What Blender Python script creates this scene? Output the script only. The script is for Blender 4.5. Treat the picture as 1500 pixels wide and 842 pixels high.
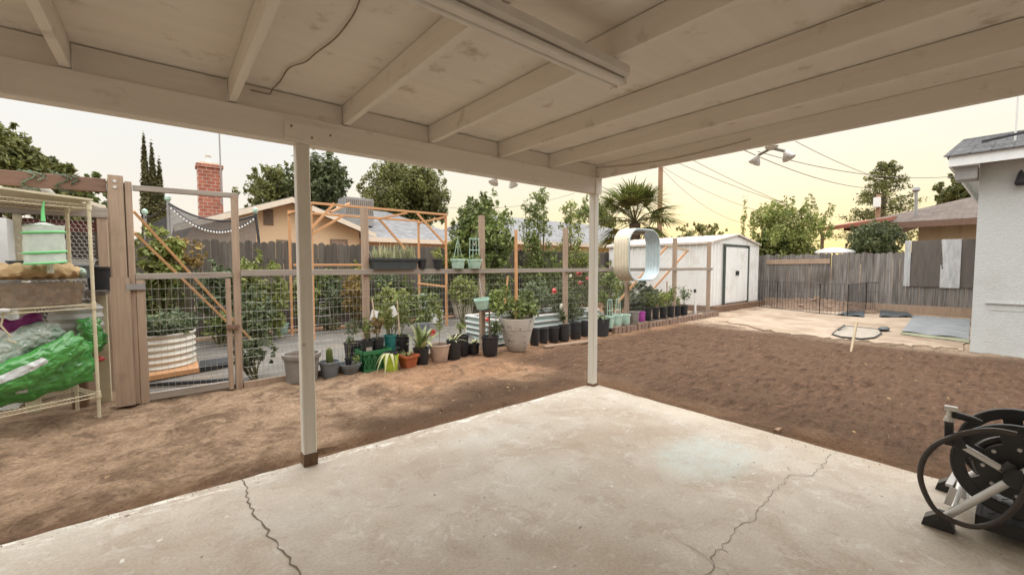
import bpy, math, random
import numpy as np
from mathutils import Vector, Matrix
SC = bpy.context.scene
for o in list(bpy.data.objects): bpy.data.objects.remove(o)
C = SC.collection
R = random.Random(7)
NR = np.random.default_rng(11)
PI = math.pi
# ------------------------------------------------------------------ camera
FPX, EYE = 618.0, Vector((0, 0, 1.45))
TH, PIT = math.radians(50.55), math.atan(32/618)
FW = Vector((math.cos(TH)*math.cos(PIT), math.sin(TH)*math.cos(PIT), -math.sin(PIT)))
RT = Vector((math.sin(TH), -math.cos(TH), 0)); UP = RT.cross(FW)
cam = bpy.data.cameras.new('camera'); co = bpy.data.objects.new('camera', cam); C.objects.link(co)
co.matrix_world = Matrix(((RT.x, UP.x, -FW.x, 0), (RT.y, UP.y, -FW.y, 0), (RT.z, UP.z, -FW.z, 1.45), (0, 0, 0, 1)))
cam.lens = FPX/1500*36; cam.clip_end = 2000; cam.clip_start = .05
SC.camera = co
# ------------------------------------------------------------------ sky, sun, exposure
AZ = math.radians(24)                       # the afterglow's compass direction
EL = math.radians(4)
w = bpy.data.worlds.new('World'); SC.world = w; w.use_nodes = True
nt = w.node_tree; N = nt.nodes; L = nt.links
bg = N['Background']; bg.inputs['Strength'].default_value = .1
sky = N.new('ShaderNodeTexSky'); sky.sky_type = 'NISHITA'; sky.sun_disc = False
sky.sun_elevation = EL; sky.sun_rotation = PI/2-AZ; sky.dust_density = 2.5; sky.altitude = 100
tc = N.new('ShaderNodeTexCoord'); sep = N.new('ShaderNodeSeparateXYZ'); L.new(tc.outputs['Generated'], sep.inputs[0])
def ramp(nt, src, stops):
    r = nt.nodes.new('ShaderNodeValToRGB'); e = r.color_ramp.elements
    while len(e) < len(stops): e.new(.5)
    for i, (p, c) in enumerate(stops):
        e[i].position = p; e[i].color = (*c, 1)
    if src is not None: nt.links.new(src, r.inputs[0])
    return r
# dusk overcast: warm near the horizon, brighter and more neutral overhead (values are in tenths of radiance)
side = ramp(nt, sep.outputs['Z'], [(0, (1, .84, .66)), (.10, (.98, .90, .78)), (.20, (.93, .91, .85)), (.30, (.92, .92, .88)), (.62, (.93, .92, .90))])
glow = ramp(nt, sep.outputs['Z'], [(0, (1, .82, .34)), (.07, (1, .87, .50)), (.15, (.98, .905, .69)), (.26, (.94, .92, .82)), (.62, (.93, .92, .90))])
dot = N.new('ShaderNodeVectorMath'); dot.operation = 'DOT_PRODUCT'; dot.inputs[1].default_value = (math.cos(AZ), math.sin(AZ), 0)
L.new(tc.outputs['Generated'], dot.inputs[0])
mr = N.new('ShaderNodeMapRange'); mr.inputs[1].default_value = .50; mr.inputs[2].default_value = .97; mr.interpolation_type = 'SMOOTHSTEP'
L.new(dot.outputs['Value'], mr.inputs[0])
mx = N.new('ShaderNodeMix'); mx.data_type = 'RGBA'
L.new(mr.outputs[0], mx.inputs[0]); L.new(side.outputs[0], mx.inputs[6]); L.new(glow.outputs[0], mx.inputs[7])
lum = N.new('ShaderNodeMapRange'); lum.inputs[1].default_value = .28; lum.inputs[2].default_value = .75
lum.inputs[3].default_value = 6.3; lum.inputs[4].default_value = 25.0; lum.interpolation_type = 'SMOOTHSTEP'
L.new(sep.outputs['Z'], lum.inputs[0])
cn = N.new('ShaderNodeTexNoise'); cn.inputs['Scale'].default_value = 2.2; cn.inputs['Detail'].default_value = 3
L.new(tc.outputs['Generated'], cn.inputs['Vector'])
cm = N.new('ShaderNodeMapRange'); cm.inputs[3].default_value = .95; cm.inputs[4].default_value = 1.05; L.new(cn.outputs['Fac'], cm.inputs[0])
ml = N.new('ShaderNodeMath'); ml.operation = 'MULTIPLY'; L.new(lum.outputs[0], ml.inputs[0]); L.new(cm.outputs[0], ml.inputs[1])
sc_ = N.new('ShaderNodeVectorMath'); sc_.operation = 'SCALE'; L.new(mx.outputs[2], sc_.inputs[0]); L.new(ml.outputs[0], sc_.inputs['Scale'])
n2 = N.new('ShaderNodeVectorMath'); n2.operation = 'SCALE'; n2.inputs['Scale'].default_value = .05; L.new(sky.outputs[0], n2.inputs[0])
ad = N.new('ShaderNodeVectorMath'); ad.operation = 'ADD'; L.new(sc_.outputs[0], ad.inputs[0]); L.new(n2.outputs[0], ad.inputs[1])
L.new(ad.outputs[0], bg.inputs['Color'])
sl = bpy.data.lights.new('sun', 'SUN'); sl.energy = .5; sl.angle = math.radians(25); sl.color = (1, .86, .66)
so = bpy.data.objects.new('sun', sl); C.objects.link(so); so.location = (20, 10, 20)
so.rotation_euler = Vector((-math.cos(AZ), -math.sin(AZ), -math.tan(math.radians(12)))).to_track_quat('-Z', 'Y').to_euler()
SC.view_settings.view_transform = 'Standard'; SC.view_settings.look = 'None'
SC.view_settings.exposure = .68; SC.view_settings.gamma = 1
SC.cycles.max_bounces = 8; SC.cycles.diffuse_bounces = 5; SC.cycles.transparent_max_bounces = 16

# ------------------------------------------------------------------ helpers
def at(px, py, Y=None, X=None, Z=None):
    """world point seen at a photo pixel, on the plane y=Y, x=X or z=Z"""
    d = FW + RT*((px-750)/FPX) + UP*((421-py)/FPX)
    t = Y/d.y if Y is not None else X/d.x if X is not None else (Z-1.45)/d.z
    return EYE + d*t
def depth(p): return (Vector(p)-EYE).dot(FW)
def vnoise(x, y, seed=0):
    """smooth value noise on numpy arrays"""
    xi = np.floor(x).astype(np.int64); yi = np.floor(y).astype(np.int64); xf = x-xi; yf = y-yi
    def h(a, b):
        n = (a*374761393 + b*668265263 + seed*1274126177) & 0xffffffff
        n = ((n ^ (n >> 13))*1274126177) & 0xffffffff
        return ((n ^ (n >> 16)) & 0xffff)/65535.0
    u = xf*xf*(3-2*xf); v = yf*yf*(3-2*yf)
    return (h(xi, yi)*(1-u)+h(xi+1, yi)*u)*(1-v)+(h(xi, yi+1)*(1-u)+h(xi+1, yi+1)*u)*v-.5
class MB:
    def __init__(s): s.v = []; s.f = []
    def add(s, v, f):
        b = len(s.v); s.v += [tuple(p) for p in v]; s.f += [tuple(i+b for i in q) for q in f]; return s
    def box(s, a, b, jit=0):
        (x0, y0, z0), (x1, y1, z1) = a, b
        v = [(x, y, z) for z in (z0, z1) for x, y in ((x0, y0), (x1, y0), (x1, y1), (x0, y1))]
        if jit: v = [tuple(c+R.uniform(-jit, jit) for c in p) for p in v]
        return s.add(v, [(3, 2, 1, 0), (4, 5, 6, 7), (0, 1, 5, 4), (1, 2, 6, 5), (2, 3, 7, 6), (3, 0, 4, 7)])
    def bar(s, p, q, w_, h_=None, up=(0, 0, 1), ch=0.08):
        """rectangular bar from p to q with small chamfers"""
        h_ = h_ or w_; p = Vector(p); q = Vector(q); d = (q-p).normalized(); u = Vector(up)
        if abs(d.dot(u)) > .97: u = Vector((0, 1, 0)) if abs(d.y) < .9 else Vector((1, 0, 0))
        r = d.cross(u).normalized(); u = r.cross(d)
        c = min(w_, h_)*ch; a = w_/2; b = h_/2
        pr = [(-a+c, -b), (a-c, -b), (a, -b+c), (a, b-c), (a-c, b), (-a+c, b), (-a, b-c), (-a, -b+c)]
        v = [e+r*x+u*y for e in (p, q) for x, y in pr]
        return s.add(v, [tuple(range(7, -1, -1)), tuple(range(8, 16))]+[(i, (i+1) % 8, 8+(i+1) % 8, 8+i) for i in range(8)])
    def tube(s, pts, r, n=8, cap=True):
        pts = [Vector(p) for p in pts]; m = len(pts); rs = r if isinstance(r, (list, tuple)) else [r]*m
        d0 = (pts[1]-pts[0]).normalized(); u = Vector((0, 0, 1)) if abs(d0.z) < .9 else Vector((1, 0, 0)); v = []
        for i, p in enumerate(pts):
            d = (pts[min(i+1, m-1)]-pts[max(i-1, 0)]).normalized()
            u = (u-d*u.dot(d)).normalized(); w2 = d.cross(u)
            v += [p+(u*math.cos(t)+w2*math.sin(t))*rs[i] for t in (2*PI*k/n for k in range(n))]
        f = [(i*n+k, i*n+(k+1) % n, (i+1)*n+(k+1) % n, (i+1)*n+k) for i in range(m-1) for k in range(n)]
        if cap: f += [tuple(range(n-1, -1, -1)), tuple(range((m-1)*n, m*n))]
        return s.add(v, f)
    def lathe(s, prof, n=24, c=(0, 0, 0), sx=1, sy=1, rib=0, ribn=0):
        c = Vector(c); v = []
        for r, z in prof:
            for k in range(n):
                t = 2*PI*k/n; rr = r*(1+(rib if ribn and k % 2 else 0))
                v.append(c+Vector((rr*math.cos(t)*sx, rr*math.sin(t)*sy, z)))
        m = len(prof)
        f = [(i*n+k, i*n+(k+1) % n, (i+1)*n+(k+1) % n, (i+1)*n+k) for i in range(m-1) for k in range(n)]
        if prof[0][0] > 1e-4: f.append(tuple(range(n-1, -1, -1)))
        return s.add(v, f)
    def disc(s, c, r, n=20, sx=1, sy=1, wob=0):
        c = Vector(c); v = [c+Vector((r*math.cos(2*PI*k/n)*sx, r*math.sin(2*PI*k/n)*sy, R.uniform(-wob, wob))) for k in range(n)]+[c+Vector((0, 0, wob))]
        return s.add(v, [(k, (k+1) % n, n) for k in range(n)])
    def prism(s, poly, vec):
        """extrude polygon (list of 3d points) by vec"""
        n = len(poly); vec = Vector(vec); a = [Vector(p) for p in poly]
        return s.add(a+[p+vec for p in a], [tuple(range(n-1, -1, -1)), tuple(range(n, 2*n))]+[(i, (i+1) % n, n+(i+1) % n, n+i) for i in range(n)])
    def sheet(s, fn, nu, nv):
        v = [fn(i/nu, j/nv) for j in range(nv+1) for i in range(nu+1)]
        return s.add(v, [(j*(nu+1)+i, j*(nu+1)+i+1, (j+1)*(nu+1)+i+1, (j+1)*(nu+1)+i) for j in range(nv) for i in range(nu)])
    def leaves(s, clumps, n, size, asp=.5, shell=.45, up=.3, var=.4):
        """leaf-sized rhombic faces spread through spherical clumps (c, r)"""
        cs = np.array([list(c) for c, r in clumps]); rs = np.array([r if isinstance(r, (tuple, list)) else (r, r, r) for c, r in clumps], float)
        pw = rs.prod(1)**.55; k = NR.choice(len(cs), n, p=pw/pw.sum())
        d = NR.normal(size=(n, 3)); d /= np.linalg.norm(d, axis=1)[:, None]
        pos = cs[k]+d*rs[k]*(NR.random(n)**shell)[:, None]
        nrm = d+NR.normal(size=(n, 3))*.7; nrm[:, 2] += up; nrm /= np.linalg.norm(nrm, axis=1)[:, None]
        t = np.cross(nrm, NR.normal(size=(n, 3))); t /= np.linalg.norm(t, axis=1)[:, None]; b = np.cross(nrm, t)
        sz = size*(1+NR.uniform(-var, var, n))[:, None]
        v = np.stack([pos-t*sz*.5, pos+b*sz*asp*.5+nrm*sz*.08, pos+t*sz*.5, pos-b*sz*asp*.5+nrm*sz*.08], 1).reshape(-1, 3)
        b0 = len(s.v); s.v += [tuple(x) for x in v.tolist()]
        s.f += [(b0+4*i, b0+4*i+1, b0+4*i+2, b0+4*i+3) for i in range(n)]
        return s
    def blade(s, p, d, length, width, bend=.5, n=5, th=.0):
        """strap leaf curving down"""
        p = Vector(p); d = Vector(d).normalized(); side_ = d.cross(Vector((0, 0, 1)))
        side_ = side_.normalized() if side_.length > .01 else Vector((1, 0, 0)); v = []
        for i in range(n+1):
            t = i/n; c = p+d*length*t+Vector((0, 0, -bend*length*t*t)); wv = width*.5*(1-t**1.6)+.0008
            v += [c-side_*wv, c+side_*wv]
        return s.add(v, [(2*i, 2*i+1, 2*i+3, 2*i+2) for i in range(n)])
    def build(s, name, m, parent=None, smooth=False, world=True):
        me = bpy.data.meshes.new(name); v = s.v
        if parent is not None and world:
            o_ = parent
            off = Vector((0, 0, 0))
            while o_ is not None: off += o_.location; o_ = o_.parent
            v = [(a-off.x, b-off.y, c-off.z) for a, b, c in v]
        me.from_pydata(v, [], s.f); me.materials.append(m)
        if smooth:
            me.polygons.foreach_set('use_smooth', [True]*len(me.polygons))
            try: me.set_sharp_from_angle(angle=math.radians(40))
            except Exception: pass
        o = bpy.data.objects.new(name, me); C.objects.link(o); o.parent = parent
        return o
def tag(o, label=None, cat=None, group=None, kind=None):
    for k, val in (('label', label), ('category', cat), ('group', group), ('kind', kind)):
        if val: o[k] = val
    return o
def thing(name, label, cat, loc=(0, 0, 0), group=None):
    o = bpy.data.objects.new(name, None); o.empty_display_size = .1; C.objects.link(o); o.location = loc
    return tag(o, label, cat, group)
def dup(root, loc, rz=None, label=None, scale=None):
    def cp(o, par):
        c = o.copy(); C.objects.link(c); c.parent = par
        for ch in o.children: cp(ch, c)
        return c
    c = cp(root, None); c.location = loc
    if rz is not None: c.rotation_euler.z = rz
    if label: c['label'] = label
    if scale: c.scale = scale
    return c

# ------------------------------------------------------------------ materials
def nodes(name):
    m = bpy.data.materials.new(name); m.use_nodes = True
    return m, m.node_tree, m.node_tree.nodes['Principled BSDF']
def noise(nt, scale, detail=5, vec=None, rough=.55, coord='Object', stretch=None):
    n = nt.nodes.new('ShaderNodeTexNoise'); n.inputs['Scale'].default_value = scale; n.inputs['Detail'].default_value = detail
    n.inputs['Roughness'].default_value = rough
    if vec is None:
        t = nt.nodes.new('ShaderNodeTexCoord'); vec = t.outputs[coord] if coord != 'World' else None
        if vec is None: vec = nt.nodes.new('ShaderNodeNewGeometry').outputs['Position']
    if stretch:
        mp = nt.nodes.new('ShaderNodeMapping'); mp.inputs['Scale'].default_value = stretch; nt.links.new(vec, mp.inputs[0]); vec = mp.outputs[0]
    nt.links.new(vec, n.inputs['Vector']); return n
def mixc(nt, fac, a, b, mode='MIX'):
    m = nt.nodes.new('ShaderNodeMix'); m.data_type = 'RGBA'; m.blend_type = mode
    for s, i in ((fac, 0), (a, 6), (b, 7)):
        if hasattr(s, 'links'): nt.links.new(s, m.inputs[i])
        elif i == 0: m.inputs[0].default_value = s
        else: m.inputs[i].default_value = (*s, 1)
    return m.outputs[2]
def bump(nt, bs, h, strength=.3, dist=.01):
    b = nt.nodes.new('ShaderNodeBump'); b.inputs['Strength'].default_value = strength; b.inputs['Distance'].default_value = dist
    nt.links.new(h, b.inputs['Height']); nt.links.new(b.outputs[0], bs.inputs['Normal'])
def rough(name, c1, c2, scale=6, r=.75, stretch=None, island=0, bs=.25, metal=0, dirt=None, dscale=1.5, damt=(.52, .7), coord='World', spec=.4):
    """two-tone noisy surface with optional blotches (dirt, or painted highlights on bag film) and per-piece variation"""
    m, nt, b = nodes(name)
    n = noise(nt, scale, 6, coord=coord, stretch=stretch)
    f = ramp(nt, n.outputs['Fac'], [(.32, (0, 0, 0)), (.68, (1, 1, 1))])
    col = mixc(nt, f.outputs[0], c1, c2)
    if dirt:
        n2 = noise(nt, dscale, 7, coord=coord, rough=.65)
        f2 = ramp(nt, n2.outputs['Fac'], [(damt[0], (0, 0, 0)), (damt[1], (1, 1, 1))])
        col = mixc(nt, f2.outputs[0], col, dirt)
    if island:
        g = nt.nodes.new('ShaderNodeNewGeometry'); mr = nt.nodes.new('ShaderNodeMapRange')
        mr.inputs[3].default_value = 1-island; mr.inputs[4].default_value = 1+island
        nt.links.new(g.outputs['Random Per Island'], mr.inputs[0])
        hs = nt.nodes.new('ShaderNodeHueSaturation'); nt.links.new(mr.outputs[0], hs.inputs['Value']); nt.links.new(col, hs.inputs['Color']); col = hs.outputs[0]
    nt.links.new(col, b.inputs['Base Color']); b.inputs['Roughness'].default_value = r; b.inputs['Metallic'].default_value = metal
    b.inputs['Specular IOR Level'].default_value = spec
    if bs: bump(nt, b, n.outputs['Fac'], bs, .01)
    return m
def leafmat(name, dark, mid, lite, tr=.25):
    m, nt, b = nodes(name)
    g = nt.nodes.new('ShaderNodeNewGeometry')
    r = ramp(nt, g.outputs['Random Per Island'], [(0, dark), (.5, mid), (1, lite)])
    n = noise(nt, 1.3, 2, coord='World'); f = ramp(nt, n.outputs['Fac'], [(.35, (.72, .72, .72)), (.65, (1.3, 1.3, 1.2))])
    col = mixc(nt, 1.0, r.outputs[0], f.outputs[0], 'MULTIPLY')
    nt.links.new(col, b.inputs['Base Color']); b.inputs['Roughness'].default_value = .5; b.inputs['Specular IOR Level'].default_value = .35
    t = nt.nodes.new('ShaderNodeBsdfTranslucent'); nt.links.new(col, t.inputs[0])
    ms = nt.nodes.new('ShaderNodeMixShader'); ms.inputs[0].default_value = tr
    nt.links.new(b.outputs[0], ms.inputs[1]); nt.links.new(t.outputs[0], ms.inputs[2])
    nt.links.new(ms.outputs[0], nt.nodes['Material Output'].inputs['Surface']); return m
def plain(name, c, r=.5, metal=0, var=.12, scale=9, spec=.5):
    return rough(name, tuple(x*(1-var) for x in c), tuple(min(1, x*(1+var)) for x in c), scale, r, metal=metal, bs=.08, spec=spec)
M = {}
M['paint'] = rough('weathered_cream_paint', (.73, .68, .605), (.78, .73, .655), 5, .6, dirt=(.40, .325, .245), dscale=3.5, damt=(.60, .78), bs=.22, stretch=(6, .4, 6))
M['paintx'] = rough('weathered_cream_beam_paint', (.73, .68, .605), (.78, .73, .655), 5, .6, dirt=(.44, .36, .28), dscale=3, damt=(.62, .80), bs=.22, stretch=(.4, 6, 6))
M['deck'] = rough('stained_painted_plywood', (.74, .69, .615), (.785, .735, .66), 2.5, .65, dirt=(.47, .385, .29), dscale=4.2, damt=(.585, .74), bs=.15, stretch=(.35, 5, 1))
M['postpaint'] = rough('chipped_white_paint', (.66, .63, .56), (.74, .71, .64), 7, .6, dirt=(.32, .25, .18), dscale=5, damt=(.66, .78), bs=.3, stretch=(3, 3, .25))
M['endwood'] = rough('damp_bare_wood', (.22, .13, .075), (.12, .075, .045), 14, .85, stretch=(3, 3, .5))
M['metalwhite'] = plain('white_enamel', (.72, .68, .62), .35, .0, .05)
M['cable'] = plain('brown_cable', (.23, .17, .11), .6)
M['greywood'] = rough('grey_fence_wood', (.15, .128, .108), (.09, .075, .062), 5, .85, stretch=(6, 6, .35), island=.25, dirt=(.085, .07, .058), dscale=.9, damt=(.5, .8), bs=.4)
M['silverwood'] = rough('silvered_fence_wood', (.27, .25, .232), (.105, .09, .08), 5, .85, stretch=(6, 6, .3), island=.22, dirt=(.09, .07, .055), dscale=.8, damt=(.5, .78), bs=.4)
M['postwood'] = rough('weathered_post_wood', (.40, .29, .21), (.30, .215, .155), 6, .8, stretch=(6, 6, .4), dirt=(.2, .14, .10), dscale=2.2, damt=(.55, .8), bs=.3)
M['darkbeam'] = rough('dark_red_brown_beam', (.20, .115, .08), (.145, .085, .06), 6, .75, stretch=(.5, 5, 5), bs=.2)
M['railwood'] = rough('grey_rail_wood', (.33, .285, .24), (.24, .20, .17), 6, .8, stretch=(.4, 6, 6), bs=.3)
M['lumber'] = rough('fresh_orange_lumber', (.58, .30, .14), (.52, .265, .12), 5, .6, stretch=(2, 2, 2), dirt=(.38, .2, .10), dscale=4, damt=(.6, .8), bs=.12)
M['lumberpale'] = rough('pale_orange_lumber', (.66, .38, .19), (.60, .33, .15), 5, .6, bs=.12)
M['wire'] = plain('galvanised_wire', (.45, .43, .40), .4, .6)
M['blackwire'] = plain('black_coated_wire', (.035, .035, .037), .5)
M['black'] = rough('black_nursery_plastic', (.022, .023, .026), (.032, .033, .036), 5, .5, dirt=(.085, .072, .06), dscale=4, damt=(.6, .85), bs=.05)
M['terracotta'] = rough('dusty_terracotta_plastic', (0.361, 0.103, 0.043), (0.462, 0.132, 0.055), 9,  .6, dirt=(.24, .185, .135), dscale=6, damt=(.58, .86), bs=.06)
M['lime'] = rough('dusty_lime_plastic', (0.413, 0.568, 0.06), (0.528, 0.726, 0.077), 9,  .4, dirt=(.24, .185, .135), dscale=6, damt=(.58, .86), bs=.06)
M['mint'] = rough('dusty_mint_plastic', (0.378, 0.533, 0.447), (0.484, 0.682, 0.572), 9,  .45, dirt=(.24, .185, .135), dscale=6, damt=(.58, .86), bs=.06)
M['teal'] = plain('teal_plastic', (.02, .17, .16), .4)
M['greencrate'] = rough('dusty_greencrate_plastic', (0.03, 0.146, 0.056), (0.039, 0.187, 0.072), 9,  .45, dirt=(.24, .185, .135), dscale=6, damt=(.58, .86), bs=.06)
M['bluegrey'] = rough('dusty_bluegrey_plastic', (0.146, 0.163, 0.176), (0.187, 0.209, 0.226), 9,  .5, dirt=(.24, .185, .135), dscale=6, damt=(.58, .86), bs=.06)
M['taupe'] = rough('dusty_taupe_plastic', (0.202, 0.185, 0.168), (0.259, 0.237, 0.215), 9,  .55, dirt=(.24, .185, .135), dscale=6, damt=(.58, .86), bs=.06)
M['blush'] = rough('dusty_blush_plastic', (0.482, 0.361, 0.292), (0.616, 0.462, 0.374), 9,  .5, dirt=(.24, .185, .135), dscale=6, damt=(.58, .86), bs=.06)
M['urn'] = rough('stained_stone_resin', (.47, .43, .37), (.54, .49, .43), 8, .7, dirt=(.17, .155, .15), dscale=5.5, damt=(.56, .62), bs=.15)
M['cream'] = rough('cream_plastic', (.62, .55, .44), (.68, .61, .5), 8, .5)
M['soil'] = rough('potting_soil', (.055, .036, .024), (.11, .075, .05), 40, .95, bs=.8)
M['white'] = plain('white_plastic', (.76, .76, .74), .4, 0, .05)
M['planter'] = plain('charcoal_planter_plastic', (.05, .06, .065), .5)
M['corr'] = rough('pale_corrugated_steel', (.58, .54, .46), (.64, .60, .52), 6, .45, metal=.15, dirt=(.42, .33, .24), dscale=3, damt=(.6, .8), bs=.04)
M['corrin'] = plain('pale_blue_zinc', (.56, .64, .66), .4, .2, .06)
M['corrbeige'] = rough('beige_corrugated_steel', (.64, .57, .43), (.70, .63, .49), 6, .45, metal=.1, bs=.04)
M['bedgreen'] = plain('green_white_corrugated', (.32, .40, .37), .4, .1)
M['rack'] = rough('yellowed_coated_wire', (.62, .56, .40), (.52, .45, .31), 10, .5, bs=.1)
M['bark'] = rough('brown_bark', (.13, .095, .065), (.075, .055, .04), 9, .9, stretch=(3, 3, .6), bs=.6)
M['stem'] = plain('green_brown_stem', (.12, .11, .045), .7)
M['stake'] = rough('bamboo_stake', (.50, .40, .27), (.42, .33, .21), 8, .7)
M['shed'] = rough('ivory_shed_steel', (.76, .755, .74), (.80, .79, .77), 3, .45, dirt=(.58, .52, .45), dscale=1.2, damt=(.55, .85), bs=.03)
M['shedroof'] = rough('faded_shed_roof', (.60, .53, .48), (.66, .59, .53), 3, .5, bs=.04)
M['shedtrim'] = plain('dark_green_trim', (.055, .07, .06), .5)
M['skid'] = rough('brown_skid_wood', (.20, .12, .075), (.14, .085, .055), 6, .8)
M['stucco'] = rough('pale_blue_stucco', (.555, .575, .565), (.50, .52, .51), 45, .9, bs=.9, dirt=(.44, .435, .41), dscale=1.1, damt=(.54, .80))
M['fascia'] = plain('white_fascia_paint', (.74, .76, .76), .5, 0, .04)
def brickmat(name, c1, c2, mortar, scale, sq=.5, rw=.5, rh=.25, ms=.02, rot=None, coordrot=None):
    m, nt, b = nodes(name)
    t = nt.nodes.new('ShaderNodeTexCoord'); mp = nt.nodes.new('ShaderNodeMapping')
    if rot: mp.inputs['Rotation'].default_value = rot
    nt.links.new(t.outputs['Object'], mp.inputs[0])
    k = nt.nodes.new('ShaderNodeTexBrick'); k.inputs['Scale'].default_value = scale; k.inputs['Brick Width'].default_value = rw; k.inputs['Row Height'].default_value = rh
    k.inputs['Mortar Size'].default_value = ms; k.inputs['Color1'].default_value = (*c1, 1); k.inputs['Color2'].default_value = (*c2, 1); k.inputs['Mortar'].default_value = (*mortar, 1)
    nt.links.new(mp.outputs[0], k.inputs['Vector'])
    n = noise(nt, 4, 4, coord='World'); f = ramp(nt, n.outputs['Fac'], [(.3, (.75, .75, .75)), (.7, (1.2, 1.2, 1.2))])
    nt.links.new(mixc(nt, 1, k.outputs['Color'], f.outputs[0], 'MULTIPLY'), b.inputs['Base Color']); b.inputs['Roughness'].default_value = .9
    bump(nt, b, k.outputs['Fac'], -.4, .01); return m
M['chimbrick'] = brickmat('red_chimney_brick', (.40, .13, .075), (.32, .10, .06), (.42, .33, .27), 2.2, rot=(PI/2, 0, 0))
M['shingle'] = brickmat('grey_shingle', (.24, .235, .24), (.17, .17, .175), (.12, .12, .125), 1.6, ms=.015)
M['shinglebrown'] = brickmat('brown_shingle', (.14, .105, .085), (.105, .08, .066), (.07, .052, .044), 1.6, ms=.015, rot=(0, 0, PI/2))
M['shinglegrey'] = brickmat('dark_grey_shingle', (.17, .17, .175), (.12, .12, .125), (.06, .06, .06), 2.2, ms=.02, rot=(0, 0, PI/2))
M['peach'] = rough('peach_stucco', (.66, .47, .30), (.70, .51, .33), 20, .9, bs=.2)
M['cream_trim'] = plain('cream_trim_paint', (.72, .62, .50), .6, 0, .05)
M['tanwall'] = rough('tan_board_siding', (.50, .36, .23), (.54, .40, .26), 6, .8, stretch=(4, 4, .4))
M['vent'] = plain('brown_vent', (.22, .16, .11), .7)
M['window'] = plain('dark_window_glass', (.30, .20, .15), .3)
M['grey_metal'] = plain('grey_cooler_metal', (.30, .29, .28), .5, .3)
M['pole'] = rough('utility_pole_wood', (.33, .20, .125), (.25, .15, .095), 6, .85, stretch=(4, 4, .4))
M['line'] = plain('overhead_cable', (.19, .165, .14), .7)
M['net'] = plain('trampoline_netting', (.06, .06, .062), .9)
M['steel'] = plain('brushed_aluminium', (.68, .67, .65), .35, .35, .06)
M['rubberhose'] = plain('dark_rubber_hose', (.055, .045, .04), .45, 0, .2)
M['reel'] = rough('scuffed_black_plastic', (.026, .026, .028), (.036, .036, .037), 7, .4, dirt=(.11, .10, .09), dscale=9, damt=(.60, .85), bs=.05)
M['tarp'] = rough('grey_blue_tarp', (.17, .18, .19), (.235, .245, .25), 3, .55, dirt=(.5, .5, .48), dscale=2.5, damt=(.62, .74), bs=.3)
M['screen'] = rough('dusty_screen', (.30, .26, .21), (.38, .33, .27), 6, .8)
M['pad'] = rough('dusty_concrete', (.33, .25, .18), (.44, .345, .26), 2, .9, dirt=(.25, .175, .115), dscale=1.1, damt=(.45, .68), bs=.3)
M['sheetdark'] = rough('rusted_dark_sheet', (.115, .10, .088), (.15, .13, .115), 4, .55, metal=.3, stretch=(3, 3, .5), bs=.1)
M['sheetwhite'] = rough('bright_zinc_sheet', (.62, .63, .63), (.42, .42, .43), 6, .4, metal=.3, stretch=(3, 3, .6), bs=.05)
M['brick'] = rough('weathered_paver', (.28, .19, .145), (.21, .145, .11), 25, .9, island=.3, bs=.4)
M['rose'] = leafmat('pink_petals', (.60, .10, .12), (.72, .20, .20), (.78, .33, .30), .3)
M['blossom'] = leafmat('white_petals', (.75, .72, .62), (.8, .78, .70), (.85, .85, .8), .3)
M['magenta'] = plain('magenta_plastic', (.36, .06, .30), .5)
M['red'] = plain('red_plastic', (.50, .05, .04), .45)
M['straw'] = rough('dried_coir', (.46, .31, .16), (.58, .42, .24), 30, .95, stretch=(.4, 1, 3), bs=.9)
M['bagsoil'] = rough('packed_brown_compost', (.22, .145, .085), (.09, .055, .03), 22, .9, bs=.5)
M['bag'] = rough('green_film_painted_glints', (.045, .24, .05), (.10, .38, .085), 9, .18, dirt=(.45, .60, .42), dscale=9, damt=(.63, .70), bs=.9, spec=.8, stretch=(1.2, 1.2, 3))  # pale blotches are painted white highlights; dark green noise paints the folds
M['baggrey'] = rough('clear_grey_film', (.46, .50, .46), (.26, .38, .29), 12, .2, dirt=(.66, .69, .66), dscale=11, damt=(.54, .60), bs=.9, spec=.7)  # paler, crisp-edged blotches scattered over the film
M['bagwhite'] = plain('grey_bag_panel', (.55, .57, .56), .3)
M['greentrim'] = plain('bright_green_trim', (.16, .55, .20), .5)
M['leafA'] = leafmat('mid_green_leaves', (.08, .115, .028), (.155, .195, .058), (.27, .295, .105))
M['leafB'] = leafmat('dark_glossy_leaves', (.05, .07, .028), (.09, .112, .045), (.16, .175, .08))
M['leafC'] = leafmat('yellow_green_leaves', (.13, .165, .035), (.22, .25, .07), (.34, .35, .12))
M['leafD'] = leafmat('blue_green_leaves', (.07, .10, .05), (.13, .165, .085), (.215, .245, .14))
M['leafE'] = leafmat('cypress_scales', (.065, .066, .026), (.11, .105, .042), (.155, .145, .065), .1)
M['leafF'] = leafmat('olive_shade_leaves', (.075, .085, .022), (.14, .152, .045), (.235, .24, .085))
M['rust'] = leafmat('rusty_orange_leaves', (.16, .11, .03), (.25, .16, .05), (.32, .24, .09))
M['palm'] = leafmat('palm_fronds', (.10, .125, .03), (.17, .195, .055), (.25, .265, .10), .2)
M['succ'] = leafmat('pale_succulent', (.26, .29, .15), (.38, .38, .22), (.50, .47, .31), .15)
M['agave'] = leafmat('striped_agave', (.10, .14, .05), (.18, .21, .08), (.38, .38, .20), .15)
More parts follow.
